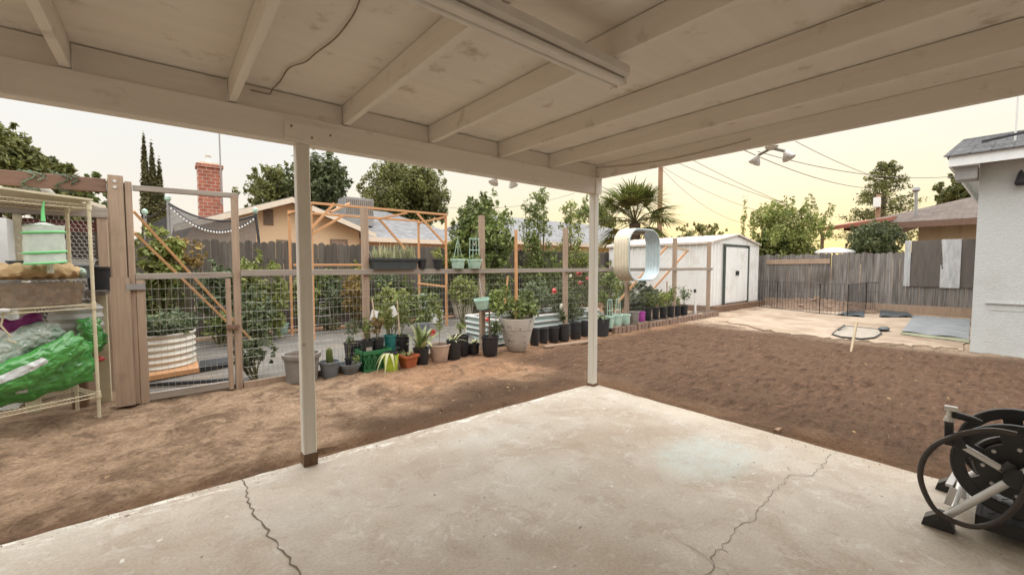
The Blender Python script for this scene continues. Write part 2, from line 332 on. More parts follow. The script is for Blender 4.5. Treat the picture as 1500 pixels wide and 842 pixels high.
# translucent films
def film(name, c, a, r=.3):
    m, nt, b = nodes(name); b.inputs['Base Color'].default_value = (*c, 1); b.inputs['Roughness'].default_value = r
    n = noise(nt, 14, 3, coord='Object'); mr = nt.nodes.new('ShaderNodeMapRange'); mr.inputs[3].default_value = a-.15; mr.inputs[4].default_value = a+.15
    nt.links.new(n.outputs['Fac'], mr.inputs[0]); nt.links.new(mr.outputs[0], b.inputs['Alpha']); return m
M['mesh'] = film('white_gauze', (.74, .80, .74), .55, .85)
M['clearbin'] = film('clear_plastic', (.60, .57, .50), .1, .3)
M['netfilm'] = film('sheer_black_net', (.13, .125, .125), .72, .9)

# ------------------------------------------------------------------ ground
def axis(lo, hi, step, far):
    a = list(np.arange(lo, hi+step, step)); d = step
    x = hi
    up = []
    while x < far: d *= 1.35; x += d; up.append(x)
    x = lo; d = step; dn = []
    while x > -far: d *= 1.35; x -= d; dn.append(x)
    return np.array(dn[::-1]+a+up)
def axis2(a0, a1, a2, a3, fine_, far):
    x = axis(a0, a3, .08, far); return np.unique(np.round(np.concatenate([x[(x < a1) | (x > a2)], np.arange(a1, a2, fine_)]), 4))
gx = axis2(-4, -1.6, 9.5, 19, .034, 500); gy = axis2(-1.5, -.6, 5.9, 11, .034, 500)
XX, YY = np.meshgrid(gx, gy)
near = np.clip(1-np.maximum.reduce([XX-19, -4-XX, YY-11, -1.5-YY, np.zeros_like(XX)])/6, 0, 1)
ZZ = (vnoise(XX*.9, YY*.9, 1)*.035+vnoise(XX*2.6, YY*2.6, 2)*.03+vnoise(XX*6.5, YY*6.5, 3)*.022+vnoise(XX*13.3, YY*13.3, 4)*.016)
ZZ += vnoise(XX*24.7, YY*24.7, 5)*.011
lump = np.clip(vnoise(XX*11.5, YY*11.5, 6)-.27, 0, 1)*np.clip(vnoise(XX*1.3, YY*1.3, 7)+.25, 0, 1)
ZZ += lump*.20+np.clip(vnoise(XX*19.5, YY*16.5, 12)-.33, 0, 1)*.10
tilled = np.clip((XX-4.2)/1.0, 0, 1)*np.clip((5.6-YY)/.6, 0, 1)*np.clip((11.5-XX)/2, 0, 1)
prints = np.clip(vnoise(XX*3.3, YY*4.1, 9)*2-.45, 0, 1)*(XX < 5)*(YY > 3.5)
ZZ -= prints*.035
ZZ += tilled*(np.abs(vnoise(XX*5, YY*9, 8))*.05)
inslab = (XX < 3.97) & (YY < 3.29)
ZZ = ZZ*near-.012
edge = np.clip(1-np.abs(YY-3.75)/.35, 0, 1)*(XX < 4.3)                 # shallow rut along the slab
ZZ -= edge*.012
garden = (YY > 5.95)
ZZ = np.where(garden, ZZ*.35-.02, ZZ)
ZZ = np.where(inslab, -.09, np.minimum(ZZ, .05))
ZZ = np.where((XX > 9) & (YY < 6), ZZ*.5, ZZ)
ZZ = np.where((XX < 4.13) & (YY < 3.445), np.minimum(ZZ, -.014), ZZ)
nxn, nyn = len(gx), len(gy)
g = MB(); g.v = np.stack([XX, YY, ZZ], 2).reshape(-1, 3).tolist()
g.f = [(j*nxn+i, j*nxn+i+1, (j+1)*nxn+i+1, (j+1)*nxn+i) for j in range(nyn-1) for i in range(nxn-1)]
m, nt, b = nodes('garden_dirt')
geo = nt.nodes.new('ShaderNodeNewGeometry'); pos = geo.outputs['Position']
sp = nt.nodes.new('ShaderNodeSeparateXYZ'); nt.links.new(pos, sp.inputs[0])
n1 = noise(nt, .8, 6, pos); n2 = noise(nt, 5, 8, pos, .7); n3 = noise(nt, 38, 6, pos, .7)
ns = noise(nt, 7, 6, pos, .65, stretch=(.5, 2.0, 1))
warm = mixc(nt, ramp(nt, n2.outputs['Fac'], [(.34, (0, 0, 0)), (.66, (1, 1, 1))]).outputs[0], (.20, .13, .082), (.385, .27, .18))
till = mixc(nt, ramp(nt, ns.outputs['Fac'], [(.34, (0, 0, 0)), (.64, (1, 1, 1))]).outputs[0], (.058, .033, .020), (.142, .083, .052))
orange = mixc(nt, ramp(nt, n2.outputs['Fac'], [(.34, (0, 0, 0)), (.66, (1, 1, 1))]).outputs[0], (.25, .14, .08), (.37, .222, .132))
def band(src, a, b_, nz, amt):
    ad = nt.nodes.new('ShaderNodeMath'); ad.operation = 'MULTIPLY_ADD'; nt.links.new(nz, ad.inputs[0]); ad.inputs[1].default_value = amt; nt.links.new(src, ad.inputs[2])
    r = nt.nodes.new('ShaderNodeMapRange'); r.interpolation_type = 'SMOOTHSTEP'; r.inputs[1].default_value = a; r.inputs[2].default_value = b_
    nt.links.new(ad.outputs[0], r.inputs[0]); return r.outputs[0]
def mul(a, b_):
    m_ = nt.nodes.new('ShaderNodeMath'); m_.operation = 'MULTIPLY'; nt.links.new(a, m_.inputs[0]); nt.links.new(b_, m_.inputs[1]); return m_.outputs[0]
of = mul(band(sp.outputs['X'], 2.2, 3.6, n1.outputs['Fac'], 1.5), band(sp.outputs['Y'], 4.2, 5.2, n1.outputs['Fac'], 1.2))
col = mixc(nt, of, warm, orange)
tf = mul(band(sp.outputs['X'], 4.5, 5.3, n1.outputs['Fac'], 1.4), band(sp.outputs['Y'], 6.05, 5.35, n1.outputs['Fac'], .8))
col = mixc(nt, tf, col, till)
# lighter dry strip toward the back of the yard
dry = mul(band(sp.outputs['X'], 10.3, 12.0, n1.outputs['Fac'], 1.6), band(sp.outputs['Y'], 8.0, 7.0, n1.outputs['Fac'], 1.0))
col = mixc(nt, dry, col, mixc(nt, n2.outputs['Fac'], (.33, .24, .165), (.50, .39, .29)))
# freshly dug dark soil patch beside the slab
dg = mul(mul(band(sp.outputs['Y'], 3.1, 3.5, n2.outputs['Fac'], .3), band(sp.outputs['Y'], 5.2, 4.5, n1.outputs['Fac'], 1.6)), mul(band(sp.outputs['X'], 1.3, 1.9, n1.outputs['Fac'], .8), band(sp.outputs['X'], 4.7, 4.2, n1.outputs['Fac'], .5)))
col = mixc(nt, dg, col, mixc(nt, n2.outputs['Fac'], (.05, .03, .018), (.13, .078, .048)))
de = mul(band(sp.outputs['Y'], 3.95, 3.45, n2.outputs['Fac'], .35), band(sp.outputs['X'], 4.6, 4.2, n1.outputs['Fac'], .2))
col = mixc(nt, de, col, mixc(nt, n2.outputs['Fac'], (.085, .045, .024), (.20, .115, .065)))
n1b = noise(nt, 1.7, 12, pos, .78); n1b.inputs['Distortion'].default_value = .7; sp1 = ramp(nt, n1b.outputs['Fac'], [(.49, (0, 0, 0)), (.56, (.6, .6, .6)), (.66, (.9, .9, .9))])
col = mixc(nt, sp1.outputs[0], col, mixc(nt, n2.outputs['Fac'], (.075, .045, .028), (.15, .094, .06)))
fine = ramp(nt, n3.outputs['Fac'], [(.26, (.38, .36, .35)), (.40, (.85, .85, .85)), (.72, (1.3, 1.3, 1.3))])
col = mixc(nt, 1, col, fine.outputs[0], 'MULTIPLY')
nt.links.new(col, b.inputs['Base Color']); b.inputs['Roughness'].default_value = .97; b.inputs['Specular IOR Level'].default_value = .15
hh = mixc(nt, .45, n2.outputs['Fac'], n3.outputs['Fac']); bump(nt, b, hh, 1.0, .04)
tag(g.build('ground', m, smooth=True), kind='structure')
# loose clods and straw bits, uncountable
cl = MB()
for i in range(5200):
    u = R.random()
    if u < .62: x, y = R.uniform(4.3, 11), R.uniform(-.5, 5.4)
    elif u < .88: x, y = R.uniform(-1, 4.5), R.uniform(3.45, 5.5)
    else: x, y = R.uniform(10, 17), R.uniform(1, 6)
    s = R.uniform(.002, .007)*(1 if R.random() < .97 else 2.6)
    x += R.gauss(0, .12); y += R.gauss(0, .05)
    if x < 4.1 and y < 3.4: continue
    cl.add([(x+R.uniform(-1, 1)*s, y+R.uniform(-1, 1)*s, .002+s*k) for k in (-.6, -.6, -.6)]+[(x+R.uniform(-.3, .3)*s, y, s*1.0)], [(0, 1, 3), (1, 2, 3), (2, 0, 3)])
for i in range(700):                                               # crumbs kicked up onto the slab rim
    if R.random() < .6: x, y = R.uniform(-2, 4), 3.33-abs(R.gauss(0, .05))
    else: x, y = 4.01-abs(R.gauss(0, .06)), R.uniform(-1, 3.3)
    s = R.uniform(.0015, .006)
    cl.add([(x+R.uniform(-1, 1)*s, y+R.uniform(-1, 1)*s, .001) for k in range(3)]+[(x, y, s*1.3)], [(0, 1, 3), (1, 2, 3), (2, 0, 3)])
tag(cl.build('soil_clods', rough('clod_soil', (.10, .065, .045), (.2, .135, .09), 10, .95, island=.35)), 'loose soil clods scattered over the bare dirt yard', 'soil', kind='stuff')
cs = MB()
for i in range(420):
    x, y = (R.uniform(4.3, 11), R.uniform(-.5, 5.4)) if R.random() < .75 else (R.uniform(0, 4.4), R.uniform(3.5, 5.4))
    a = R.uniform(0, PI); l = R.uniform(.02, .09)
    p = Vector((x, y, .025)); d = Vector((math.cos(a), math.sin(a), R.uniform(-.1, .25)))*l
    cs.bar(p-d*.5, p+d*.5, .0035, .003)
tag(cs.build('dry_straw', rough('dry_straw_stalks', (.27, .195, .125), (.2, .14, .09), 9, .9)), 'dry straw stalks littering the tilled dirt', 'straw', kind='stuff')

lv = MB()
for i in range(150):
    x, y = (R.uniform(-1, 4.6), R.uniform(3.5, 5.6)) if R.random() < .6 else (R.uniform(4.3, 10), R.uniform(0, 5.5))
    a = R.uniform(0, 2*PI); l = R.uniform(.02, .05); u = V3 = Vector((math.cos(a), math.sin(a), R.uniform(-.2, .3)))*l; q = Vector((-math.sin(a), math.cos(a), R.uniform(-.3, .3)))*l*.35; p = Vector((x, y, .04))
    lv.add([p-u*.5, p+q, p+u*.5, p-q], [(0, 1, 2, 3)])
tag(lv.build('dry_leaves', rough('dry_brown_leaves', (.30, .19, .09), (.17, .11, .06), 8, .9, island=.4)), 'dry brown leaves scattered over the bare dirt', 'leaves', kind='stuff')
# ------------------------------------------------------------------ patio slab
sx0, sx1, sy0, sy1 = -7.0, 4.02, -2.7, 3.335
sb = MB()
xs = np.concatenate([np.arange(sx0, sx1, .11), [sx1]])
ed = [(x, sy1+R.uniform(-.008, .006)) for x in xs[:-1]]
top = [(sx0, sy0, 0), (sx1, sy0, 0)]
yr = np.arange(sy0+.2, sy1-.03, .13)
top += [(sx1+R.uniform(-.008, .008), y, 0) for y in yr]+[(sx1, sy1, 0)]+[(x, y, 0) for x, y in ed[::-1]]
sb.prism([(x, y, -.14) for x, y, z in top], (0, 0, .14))
m, nt, b = nodes('worn_patio_concrete')
geo = nt.nodes.new('ShaderNodeNewGeometry'); pos = geo.outputs['Position']; sp = nt.nodes.new('ShaderNodeSeparateXYZ'); nt.links.new(pos, sp.inputs[0])
n1 = noise(nt, .7, 6, pos, .6); n2 = noise(nt, 3, 8, pos, .65); n3 = noise(nt, 60, 4, pos, .6); nst = noise(nt, 1.6, 7, pos, .62, stretch=(1, .55, 1))
col = mixc(nt, ramp(nt, n2.outputs['Fac'], [(.33, (0, 0, 0)), (.67, (1, 1, 1))]).outputs[0], (.43, .37, .295), (.52, .46, .38))
col = mixc(nt, ramp(nt, n1.outputs['Fac'], [(.45, (0, 0, 0)), (.68, (.75, .75, .75))]).outputs[0], col, (.40, .315, .235))
col = mixc(nt, ramp(nt, nst.outputs['Fac'], [(.56, (0, 0, 0)), (.72, (.7, .7, .7))]).outputs[0], col, (.30, .215, .15))
pale = ramp(nt, noise(nt, 1.1, 5, pos, .6, stretch=(.6, 1, 1)).outputs['Fac'], [(.52, (0, 0, 0)), (.7, (.6, .6, .6))])
col = mixc(nt, pale.outputs[0], col, (.56, .535, .48))
def blob(cx, cy, rx, ry, nz, a=.75, b_=1.15, amt=.9):
    mp = nt.nodes.new('ShaderNodeMapping'); mp.vector_type = 'POINT'; mp.inputs['Scale'].default_value = (1/rx, 1/ry, 0); mp.inputs['Location'].default_value = (-cx/rx, -cy/ry, 0)
    nt.links.new(pos, mp.inputs[0]); ln = nt.nodes.new('ShaderNodeVectorMath'); ln.operation = 'LENGTH'; nt.links.new(mp.outputs[0], ln.inputs[0])
    ad = nt.nodes.new('ShaderNodeMath'); ad.operation = 'MULTIPLY_ADD'; nt.links.new(nz, ad.inputs[0]); ad.inputs[1].default_value = amt; nt.links.new(ln.outputs['Value'], ad.inputs[2])
    r = nt.nodes.new('ShaderNodeMapRange'); r.interpolation_type = 'SMOOTHSTEP'; r.inputs[1].default_value = b_+amt*.5; r.inputs[2].default_value = a+amt*.5-.2; nt.links.new(ad.outputs[0], r.inputs[0]); return r.outputs[0]
def mulv(a, k):
    m_ = nt.nodes.new('ShaderNodeMath'); m_.operation = 'MULTIPLY'; nt.links.new(a, m_.inputs[0])
    if hasattr(k, 'links'): nt.links.new(k, m_.inputs[1])
    else: m_.inputs[1].default_value = k
    return m_.outputs[0]
nm = noise(nt, 2.3, 10, pos, .72); nm.inputs['Distortion'].default_value = .6
col = mixc(nt, ramp(nt, nm.outputs['Fac'], [(.53, (0, 0, 0)), (.58, (.45, .45, .45)), (.72, (.75, .75, .75))]).outputs[0], col, (.37, .29, .215))
nm2 = noise(nt, 6.5, 10, pos, .75); nm2.inputs['Distortion'].default_value = 1.0
col = mixc(nt, ramp(nt, nm2.outputs['Fac'], [(.56, (0, 0, 0)), (.60, (.4, .4, .4))]).outputs[0], col, (.62, .59, .53))
col = mixc(nt, ramp(nt, nm2.outputs['Fac'], [(.36, (.45, .45, .45)), (.41, (0, 0, 0))]).outputs[0], col, (.33, .265, .2))
cp = at(1030, 668, Z=0)
chalk = mulv(blob(cp.x, cp.y, .46, .36, n2.outputs['Fac']), ramp(nt, noise(nt, 9, 6, pos, .7).outputs['Fac'], [(.36, (.2, .2, .2)), (.56, (.7, .7, .7))]).outputs[0])
col = mixc(nt, chalk, col, (.50, .56, .53))
rp = at(640, 690, Z=0)
col = mixc(nt, mulv(blob(rp.x, rp.y, .55, .28, nst.outputs['Fac'], amt=2.4), .25), col, (.27, .185, .125))
# worn white paint near the slab's long edge
wy = nt.nodes.new('ShaderNodeMapRange'); wy.inputs[1].default_value = 3.16; wy.inputs[2].default_value = 3.26; nt.links.new(sp.outputs['Y'], wy.inputs[0])
wpn = ramp(nt, noise(nt, 5, 7, pos, .75, stretch=(1, 3, 1)).outputs['Fac'], [(.53, (0, 0, 0)), (.57, (.85, .85, .85))])
col = mixc(nt, mulv(wy.outputs[0], wpn.outputs[0]), col, (.74, .71, .64))
spots = ramp(nt, noise(nt, 11, 2, pos, .5).outputs['Fac'], [(.735, (0, 0, 0)), (.75, (.8, .8, .8))]); col = mixc(nt, spots.outputs[0], col, (.74, .72, .66))
dsp = ramp(nt, noise(nt, 17, 2, pos, .5).outputs['Fac'], [(.25, (.8, .8, .8)), (.27, (0, 0, 0))]); col = mixc(nt, dsp.outputs[0], col, (.13, .10, .075))
# soil dust blown onto the rim
rim = nt.nodes.new('ShaderNodeMapRange'); rim.inputs[1].default_value = 3.76; rim.inputs[2].default_value = 4.03; nt.links.new(sp.outputs['X'], rim.inputs[0])
col = mixc(nt, mulv(rim.outputs[0], ramp(nt, n2.outputs['Fac'], [(.4, (0, 0, 0)), (.6, (.7, .7, .7))]).outputs[0]), col, (.40, .31, .225))
col = mixc(nt, 1, col, ramp(nt, n3.outputs['Fac'], [(.3, (.86, .86, .86)), (.7, (1.1, 1.1, 1.1))]).outputs[0], 'MULTIPLY')
nt.links.new(col, b.inputs['Base Color'])
rr = ramp(nt, n1.outputs['Fac'], [(.35, (.5, .5, .5)), (.65, (.8, .8, .8))]); nt.links.new(rr.outputs[0], b.inputs['Roughness'])
bump(nt, b, mixc(nt, .5, n2.outputs['Fac'], n3.outputs['Fac']), .22, .006)
slab = tag(sb.build('patio_slab', m), kind='structure')
def crack(pts, wd):
    pts = [at(x, y, Z=0) for x, y in pts]; out = [pts[0]]
    for a, b_ in zip(pts, pts[1:]):
        n = max(2, int((b_-a).length/.035)); d = (b_-a).normalized(); s = Vector((-d.y, d.x, 0))
        for i in range(1, n+1): out.append(a.lerp(b_, i/n)+(s*R.uniform(-.016, .016) if i < n else Vector((0, 0, 0))))
    mb = MB(); v = []
    for i, p in enumerate(out):
        d = (out[min(i+1, len(out)-1)]-out[max(i-1, 0)]).normalized(); s = Vector((-d.y, d.x, 0)); ww = wd*R.uniform(.45, 1.3)
        v += [p-s*ww+Vector((0, 0, .003)), p+s*ww+Vector((0, 0, .003))]
    mb.add(v, [(2*i, 2*i+1, 2*i+3, 2*i+2) for i in range(len(out)-1)])
    mb.build('crack', crackm, slab)
crackm = rough('soil_filled_crack', (.13, .10, .07), (.20, .15, .11), 20, .95)
crack([(357, 699), (363, 722), (369, 752), (385, 768), (397, 788), (414, 806), (424, 826), (441, 845)], .0042)
crack([(1216, 664), (1201, 686), (1188, 697), (1160, 695), (1132, 722), (1118, 740), (1108, 758), (1076, 774), (1070, 790), (1047, 812), (1034, 850)], .0017)
crack([(985, 782), (1008, 800), (1040, 822), (1068, 843)], .0012)
crack([(1188, 697), (1160, 691), (1155, 684)], .0015)

# ------------------------------------------------------------------ patio cover
pc = thing('patio_cover', 'cream painted wooden patio cover with exposed rafters and two posts', 'patio cover', (0, 3.28, 0))
def P(name, mb, m, par, **k): return mb.build(name, m, par, **k)
RZ0, RZ1 = 2.487, 2.635
P('roof_deck', MB().box((-6, -2.6, RZ1), (4.06, 3.52, RZ1+.04)), M['deck'], pc)
P('front_beam', MB().bar((-6, 3.285, 2.39), (4.015, 3.285, 2.39), .09, .19), M['paintx'], pc)
rx = [-5.4, -4.65, -3.95, -3.25, -2.5, -1.8, -1.08, -.37, .37, 1.08, 1.79, 2.54, 3.22]
for x in rx:
    P('rafter', MB().bar((x, -2.6, (RZ0+RZ1)/2), (x, 3.40, (RZ0+RZ1)/2), .042, RZ1-RZ0-.009, ch=.05), M['paint'], pc)
P('edge_rafter', MB().bar((4.0, -2.6, 2.553), (4.0, 3.42, 2.553), .042, .16, ch=.05), M['paint'], pc)
P('edge_trim', MB().bar((4.04, -2.6, 2.53), (4.04, 3.42, 2.53), .03, .10, ch=.05), M['paint'], pc)
for a, b_ in zip(rx, rx[1:]+[4.0]):
    P('blocking', MB().box((a+.026, 3.268, RZ0+.002), (b_-.026, 3.306, RZ1-.008)), M['paintx'], pc)
P('post', MB().bar((.775, 3.285, 0.09), (.775, 3.285, 2.294), .088, .088), M['postpaint'], pc)
P('post_foot', MB().box((.728, 3.238, -.06), (.822, 3.332, .088), .004), M['endwood'], pc)
P('post', MB().bar((3.965, 3.285, 0.03), (3.965, 3.285, 2.294), .078, .088), M['postpaint'], pc)
P('post_foot', MB().box((3.92, 3.238, -.06), (4.01, 3.332, .03), .004), M['endwood'], pc)
gp = P('gusset_plate', MB().box((.66, 3.222, 2.315), (.99, 3.2385, 2.43)), M['paintx'], pc)
for dx, dz in ((.70, 2.40), (.955, 2.385), (.83, 2.345)):
    P('bolt_head', MB().lathe([(.008, 0), (.008, .006), (.001, .008)], 8, (0, 0, 0)).bar((0, 0, 0), (0, 0, .004), .004), M['cable'], gp, world=False)
    ob = gp.children[-1]; ob.rotation_euler = (PI/2, 0, 0); ob.location = Vector((dx, 3.2215, dz))-pc.location
P('corner_cap', MB().box((3.93, 3.2235, 2.29), (4.03, 3.239, 2.478)), M['paint'], pc)
# unseen house wall, added behind the viewer for light falloff and bounce
hw_ = thing('unseen_house_wall', 'unseen pale house wall added behind the patio to shape its light', 'house', (0, -2.7, 0))
P('wall', MB().box((-7, -2.9, -.1), (4.06, -2.61, 2.9)), M['fascia'], hw_)
# fluorescent fixture
fx = thing('shop_light', 'long white twin tube fluorescent fixture screwed under the patio rafters', 'light fixture', (1.22, 1.33, 2.48))
P('housing', MB().prism([(.60, 1.345, 2.484), (.60, 1.465, 2.484), (.60, 1.465, 2.445), (.60, 1.45, 2.428), (.60, 1.36, 2.428), (.60, 1.345, 2.445)], (1.30, 0, 0)), M['metalwhite'], fx)
for y in (1.375, 1.435):
    t = P('tube', MB().tube([(.62, y, 2.408), (1.88, y, 2.408)], .0155, 12), M['metalwhite'], fx, smooth=True)
    P('tube_socket', MB().box((1.875, y-.016, 2.390), (1.894, y+.016, 2.43)), M['metalwhite'], fx)
P('ballast_ridge', MB().box((.61, 1.393, 2.402), (1.88, 1.417, 2.4279)), M['metalwhite'], fx)
# ceiling cable
mb = MB(); pts = []
for px, py in ((527, 0), (519, 22), (492, 58), (462, 78), (449, 92), (422, 98), (412, 118), (400, 131), (383, 135), (372, 133), (366, 126)):
    pts.append(at(px, py, Z=2.622))
pts2 = []
for a, b_ in zip(pts, pts[1:]):
    for i in range(4): pts2.append(a.lerp(b_, i/4))
for _ in range(3): pts2 = [pts2[0]]+[(pts2[i-1]+pts2[i]*2+pts2[i+1])/4 for i in range(1, len(pts2)-1)]+[pts2[-1]]
pts2.append(pts[-1])
pts2 = [p if p.y < 3.25 else Vector((p.x, 3.255, p.z-.03)) for p in pts2]
tag(mb.tube(pts2, .0038, 6).build('loose_cable', M['cable'], smooth=True), 'thin brown cable wandering loosely across the patio ceiling', 'cable')
mb = MB(); A_, B_ = at(870, 246, X=3.975), at(1100, 204, X=3.972); pts = []
for i in range(15):
    t = i/14; p = A_.lerp(B_, t); p.z -= .05*math.sin(PI*t); p.x = 3.972; pts.append(p)
tag(mb.tube(pts, .0028, 6).build('drooping_cable', M['cable'], smooth=True), 'thin cable drooping along the inner face of the right edge rafter', 'cable')
# floodlights
def flood(loc, name_label, az):
    t = thing('flood_light', name_label, 'flood light', loc)
    P('junction_box', MB().lathe([(.05, 0), (.055, -.02), (.03, -.045), (.001, -.048)], 16, loc), M['metalwhite'], t, smooth=True)
    for s in (-1, 1):
        c = Vector(loc)+Vector((math.cos(az)*.10*s, math.sin(az)*.10*s, -.075)); d = Vector((math.cos(az)*.5*s, math.sin(az)*.5*s, -1)).normalized()
        hb = MB().tube([Vector(loc)+Vector((0, 0, -.03)), c], .013, 8)
        hb = P('arm', hb, M['grey_metal'], t)
        prof = [(0, .018), (.02, .026), (.045, .045), (.075, .062), (.095, .066), (.105, .05), (.108, .001)]
        P('lamp_head', MB().tube([c+d*z*.8 for z, r in prof], [r*.8 for z, r in prof], 18), M['white'], t, smooth=True)
flood((4.13, 1.45, 2.505), 'white twin head flood light under the right eave of the patio cover', -PI/2*.9)
flood((2.72, 3.44, 2.42), 'white twin head flood light on the outer face of the front beam', 0)

# ------------------------------------------------------------------ garden fence, gate and pergola beam
FY = 5.9
gf = thing('garden_fence', 'long welded wire garden fence with tall weathered posts and grey top rail', 'fence', (.66, FY, 0))
fposts = [(.645, 2.26, .07), (2.19, 2.26, .085), (4.21, 2.30, .085), (6.27, 2.21, .085), (8.37, 2.18, .085), (10.47, 2.17, .09), (12.38, 2.13, .09)]
for x, h, wd in fposts: P('post', MB().bar((x, FY+.02, -.12), (x+R.uniform(-.015, .015), FY+.02, h), wd, wd), M['postwood'], gf)
P('top_rail', MB().bar((.69, FY-.045, 1.362), (12.44, FY-.045, 1.352), .04, .075), M['railwood'], gf)
P('bottom_board', MB().bar((.69, FY-.04, .01), (4.0, FY-.04, .03), .035, .12), M['postwood'], gf)
def wires(x0, x1, z0, z1, y, dx=.052, dz=.102, r=.0013):
    mb = MB(); n = int((x1-x0)/dx)
    for i in range(n+1):
        x = x0+(x1-x0)*i/n; wb = R.uniform(-.004, .004)
        mb.tube([(x+wb, y, z0), (x, y+R.uniform(-.004, .004), (z0+z1)/2), (x-wb, y, z1)], r, 4, False)
    n = int((z1-z0)/dz)
    for i in range(n+1):
        z = z0+(z1-z0)*i/n; k = max(1, int((x1-x0)/.5))
        mb.tube([(x0+(x1-x0)*j/k, y, z+R.uniform(-.006, .006)) for j in range(k+1)], r, 4, False)
    return mb
P('wire_mesh', wires(.69, 12.4, .02, 1.34, FY-.03), M['wire'], gf)
gt = thing('garden_gate', 'wire mesh garden gate with weathered wooden frame standing shut', 'gate', (.2, FY, 0))
P('hinge_stile', MB().bar((-.20, FY, .0), (-.20, FY, 1.30), .07, .05), M['postwood'], gt)
P('latch_stile', MB().bar((.565, FY, .0), (.565, FY, 1.30), .05, .05), M['postwood'], gt)
P('top_rail', MB().bar((-.235, FY, 1.335), (.60, FY, 1.345), .05, .06), M['railwood'], gt)
P('bottom_rail', MB().bar((-.165, FY, .05), (.54, FY, .06), .05, .08), M['railwood'], gt)
P('wire_mesh', wires(-.165, .54, .09, 1.31, FY-.028), M['wire'], gt)
P('hinge', MB().box((-.31, FY-.05, 1.20), (-.16, FY-.028, 1.26)), M['grey_metal'], gt)
P('latch', MB().box((.53, FY-.06, .72), (.66, FY-.028, .76)), M['darkbeam'], gt)
ga = thing('gate_arch', 'weathered double post and dark red overhead beam beside the gate', 'arch', (-.36, FY, 0))
P('post', MB().bar((-.355, FY+.0, .0), (-.355, FY, 2.36), .115, .05), M['postwood'], ga)
P('post', MB().bar((-.355, FY+.07, .0), (-.355, FY+.07, 2.30), .14, .085), M['postwood'], ga)
P('side_post', MB().bar((-.262, FY+.03, .0), (-.262, FY+.03, 2.31), .052, .09), M['postwood'], ga)
P('post_sleeve', MB().box((-.43, FY-.045, .0), (-.28, FY-.026, 1.33)), M['postwood'], ga)
P('lintel', MB().bar((-.23, FY+.03, 2.255), (.70, FY+.03, 2.27), .05, .055), M['railwood'], ga)
P('beam', MB().bar((-3.4, FY+.05, 2.235), (-.43, FY+.05, 2.255), .06, .135), M['darkbeam'], ga)
for z in (2.30, 2.24): P('bolt', MB().tube([(-.36, FY-.026, z), (-.36, FY-.034, z)], .014, 10), M['steel'], ga)
gl = MB()
for x0 in (-.76, -.98):
    for k in range(26):
        t = k/25*2*PI*1.5; p = Vector((x0+.05*math.sin(t*3)+k*.004, FY+.05+.05*math.cos(t), 2.245+.085*math.sin(t)))
        gl.leaves([(p, .02)], 3, .03, .4)
    gl.tube([(x0+.05*math.sin(k/30*9*PI)+k*.003, FY+.05+.05*math.cos(k/30*3*PI), 2.245+.085*math.sin(k/30*3*PI)) for k in range(31)], .008, 5)
tag(gl.build('light_garland', leafmat('dull_green_garland', (.04, .06, .035), (.08, .1, .06), (.15, .19, .13))), 'dull green twisted garland wrapped round the dark red beam', 'garland')
# leaning slats behind the gate
for (a, b_, y0, y1, lb) in (((195, 309), (372, 502), 6.05, 6.9, 'upper fresh orange wood slat leaning diagonally behind the gate'), ((196, 340), (349, 487), 6.12, 6.75, 'lower fresh orange wood slat leaning diagonally behind the gate')):
    tag(MB().bar(at(*a, Y=y0), at(*b_, Y=y1), .026, .068, up=(0, 1, 0)).build('lumber_strip', M['lumberpale']), lb, 'wood slat', 'orange slats leaning behind the gate')
# ------------------------------------------------------------------ garden ground fabric
gfab = MB().sheet(lambda u, v: Vector((-.25+u*10.75, 5.98+v*3.9, .02+.012*math.sin(u*70+v*5)*math.sin(v*23)+.01*math.sin(u*31+v*40))), 160, 60)
tag(gfab.build('weed_fabric', rough('dusty_weed_fabric', (.12, .11, .097), (.175, .16, .142), 3, .95, dirt=(.235, .18, .13), dscale=1.2, damt=(.52, .72), bs=.3), smooth=True), kind='structure')

# ------------------------------------------------------------------ neighbour fences
def boards(mb, p, q, h, wd=.14, gap=.006, th=.02, seed=1, ear=.045):
    p = Vector(p); q = Vector(q); d = (q-p); L_ = d.length; d.normalize(); nrm = Vector((d.y, -d.x, 0)); rr = random.Random(seed)
    n = int(L_/(wd+gap))
    for i in range(n):
        a = p+d*(i*(wd+gap)); hh = h+rr.uniform(-.03, .025); tl = rr.uniform(-.006, .006); z0 = .02
        off = nrm*rr.uniform(-.006, .006)
        pr = [(0, z0), (wd, z0), (wd+tl, hh-ear), (wd*.82+tl, hh-ear*.35), (wd*.5+tl, hh), (wd*.18+tl, hh-ear*.35), (tl, hh-ear)]
        mb.prism([a+off+d*x+Vector((0, 0, z)) for x, z in pr], nrm*th)
NFY = 10.5
nf = thing('board_fence', 'dark weathered dog eared board fence behind the vegetable garden', 'fence', (6, NFY, 0))
mb = MB(); boards(mb, (-7, NFY, 0), (17.2, NFY, 0), 1.97); P('board_panel', mb, M['greywood'], nf)
for z in (.4, 1.55): P('rail', MB().bar((-7, NFY+.05, z), (17.2, NFY+.05, z), .04, .09), M['greywood'], nf)
rf = thing('board_fence', 'silvery grey dog eared board fence at the right end of the yard', 'fence', (17.4, 3, 0))
mb = MB(); boards(mb, (17.4, 10.4, 0), (17.4, -4, 0), 1.86, .15, seed=5); P('board_panel', mb, M['silverwood'], rf)
P('kick_board', MB().bar((17.36, 6.2, .13), (17.36, -3.5, .13), .035, .26), M['postwood'], rf)
P('patch_board', MB().bar((17.365, 6.15, 1.58), (17.365, 4.2, 1.60), .03, .17), M['postwood'], rf)
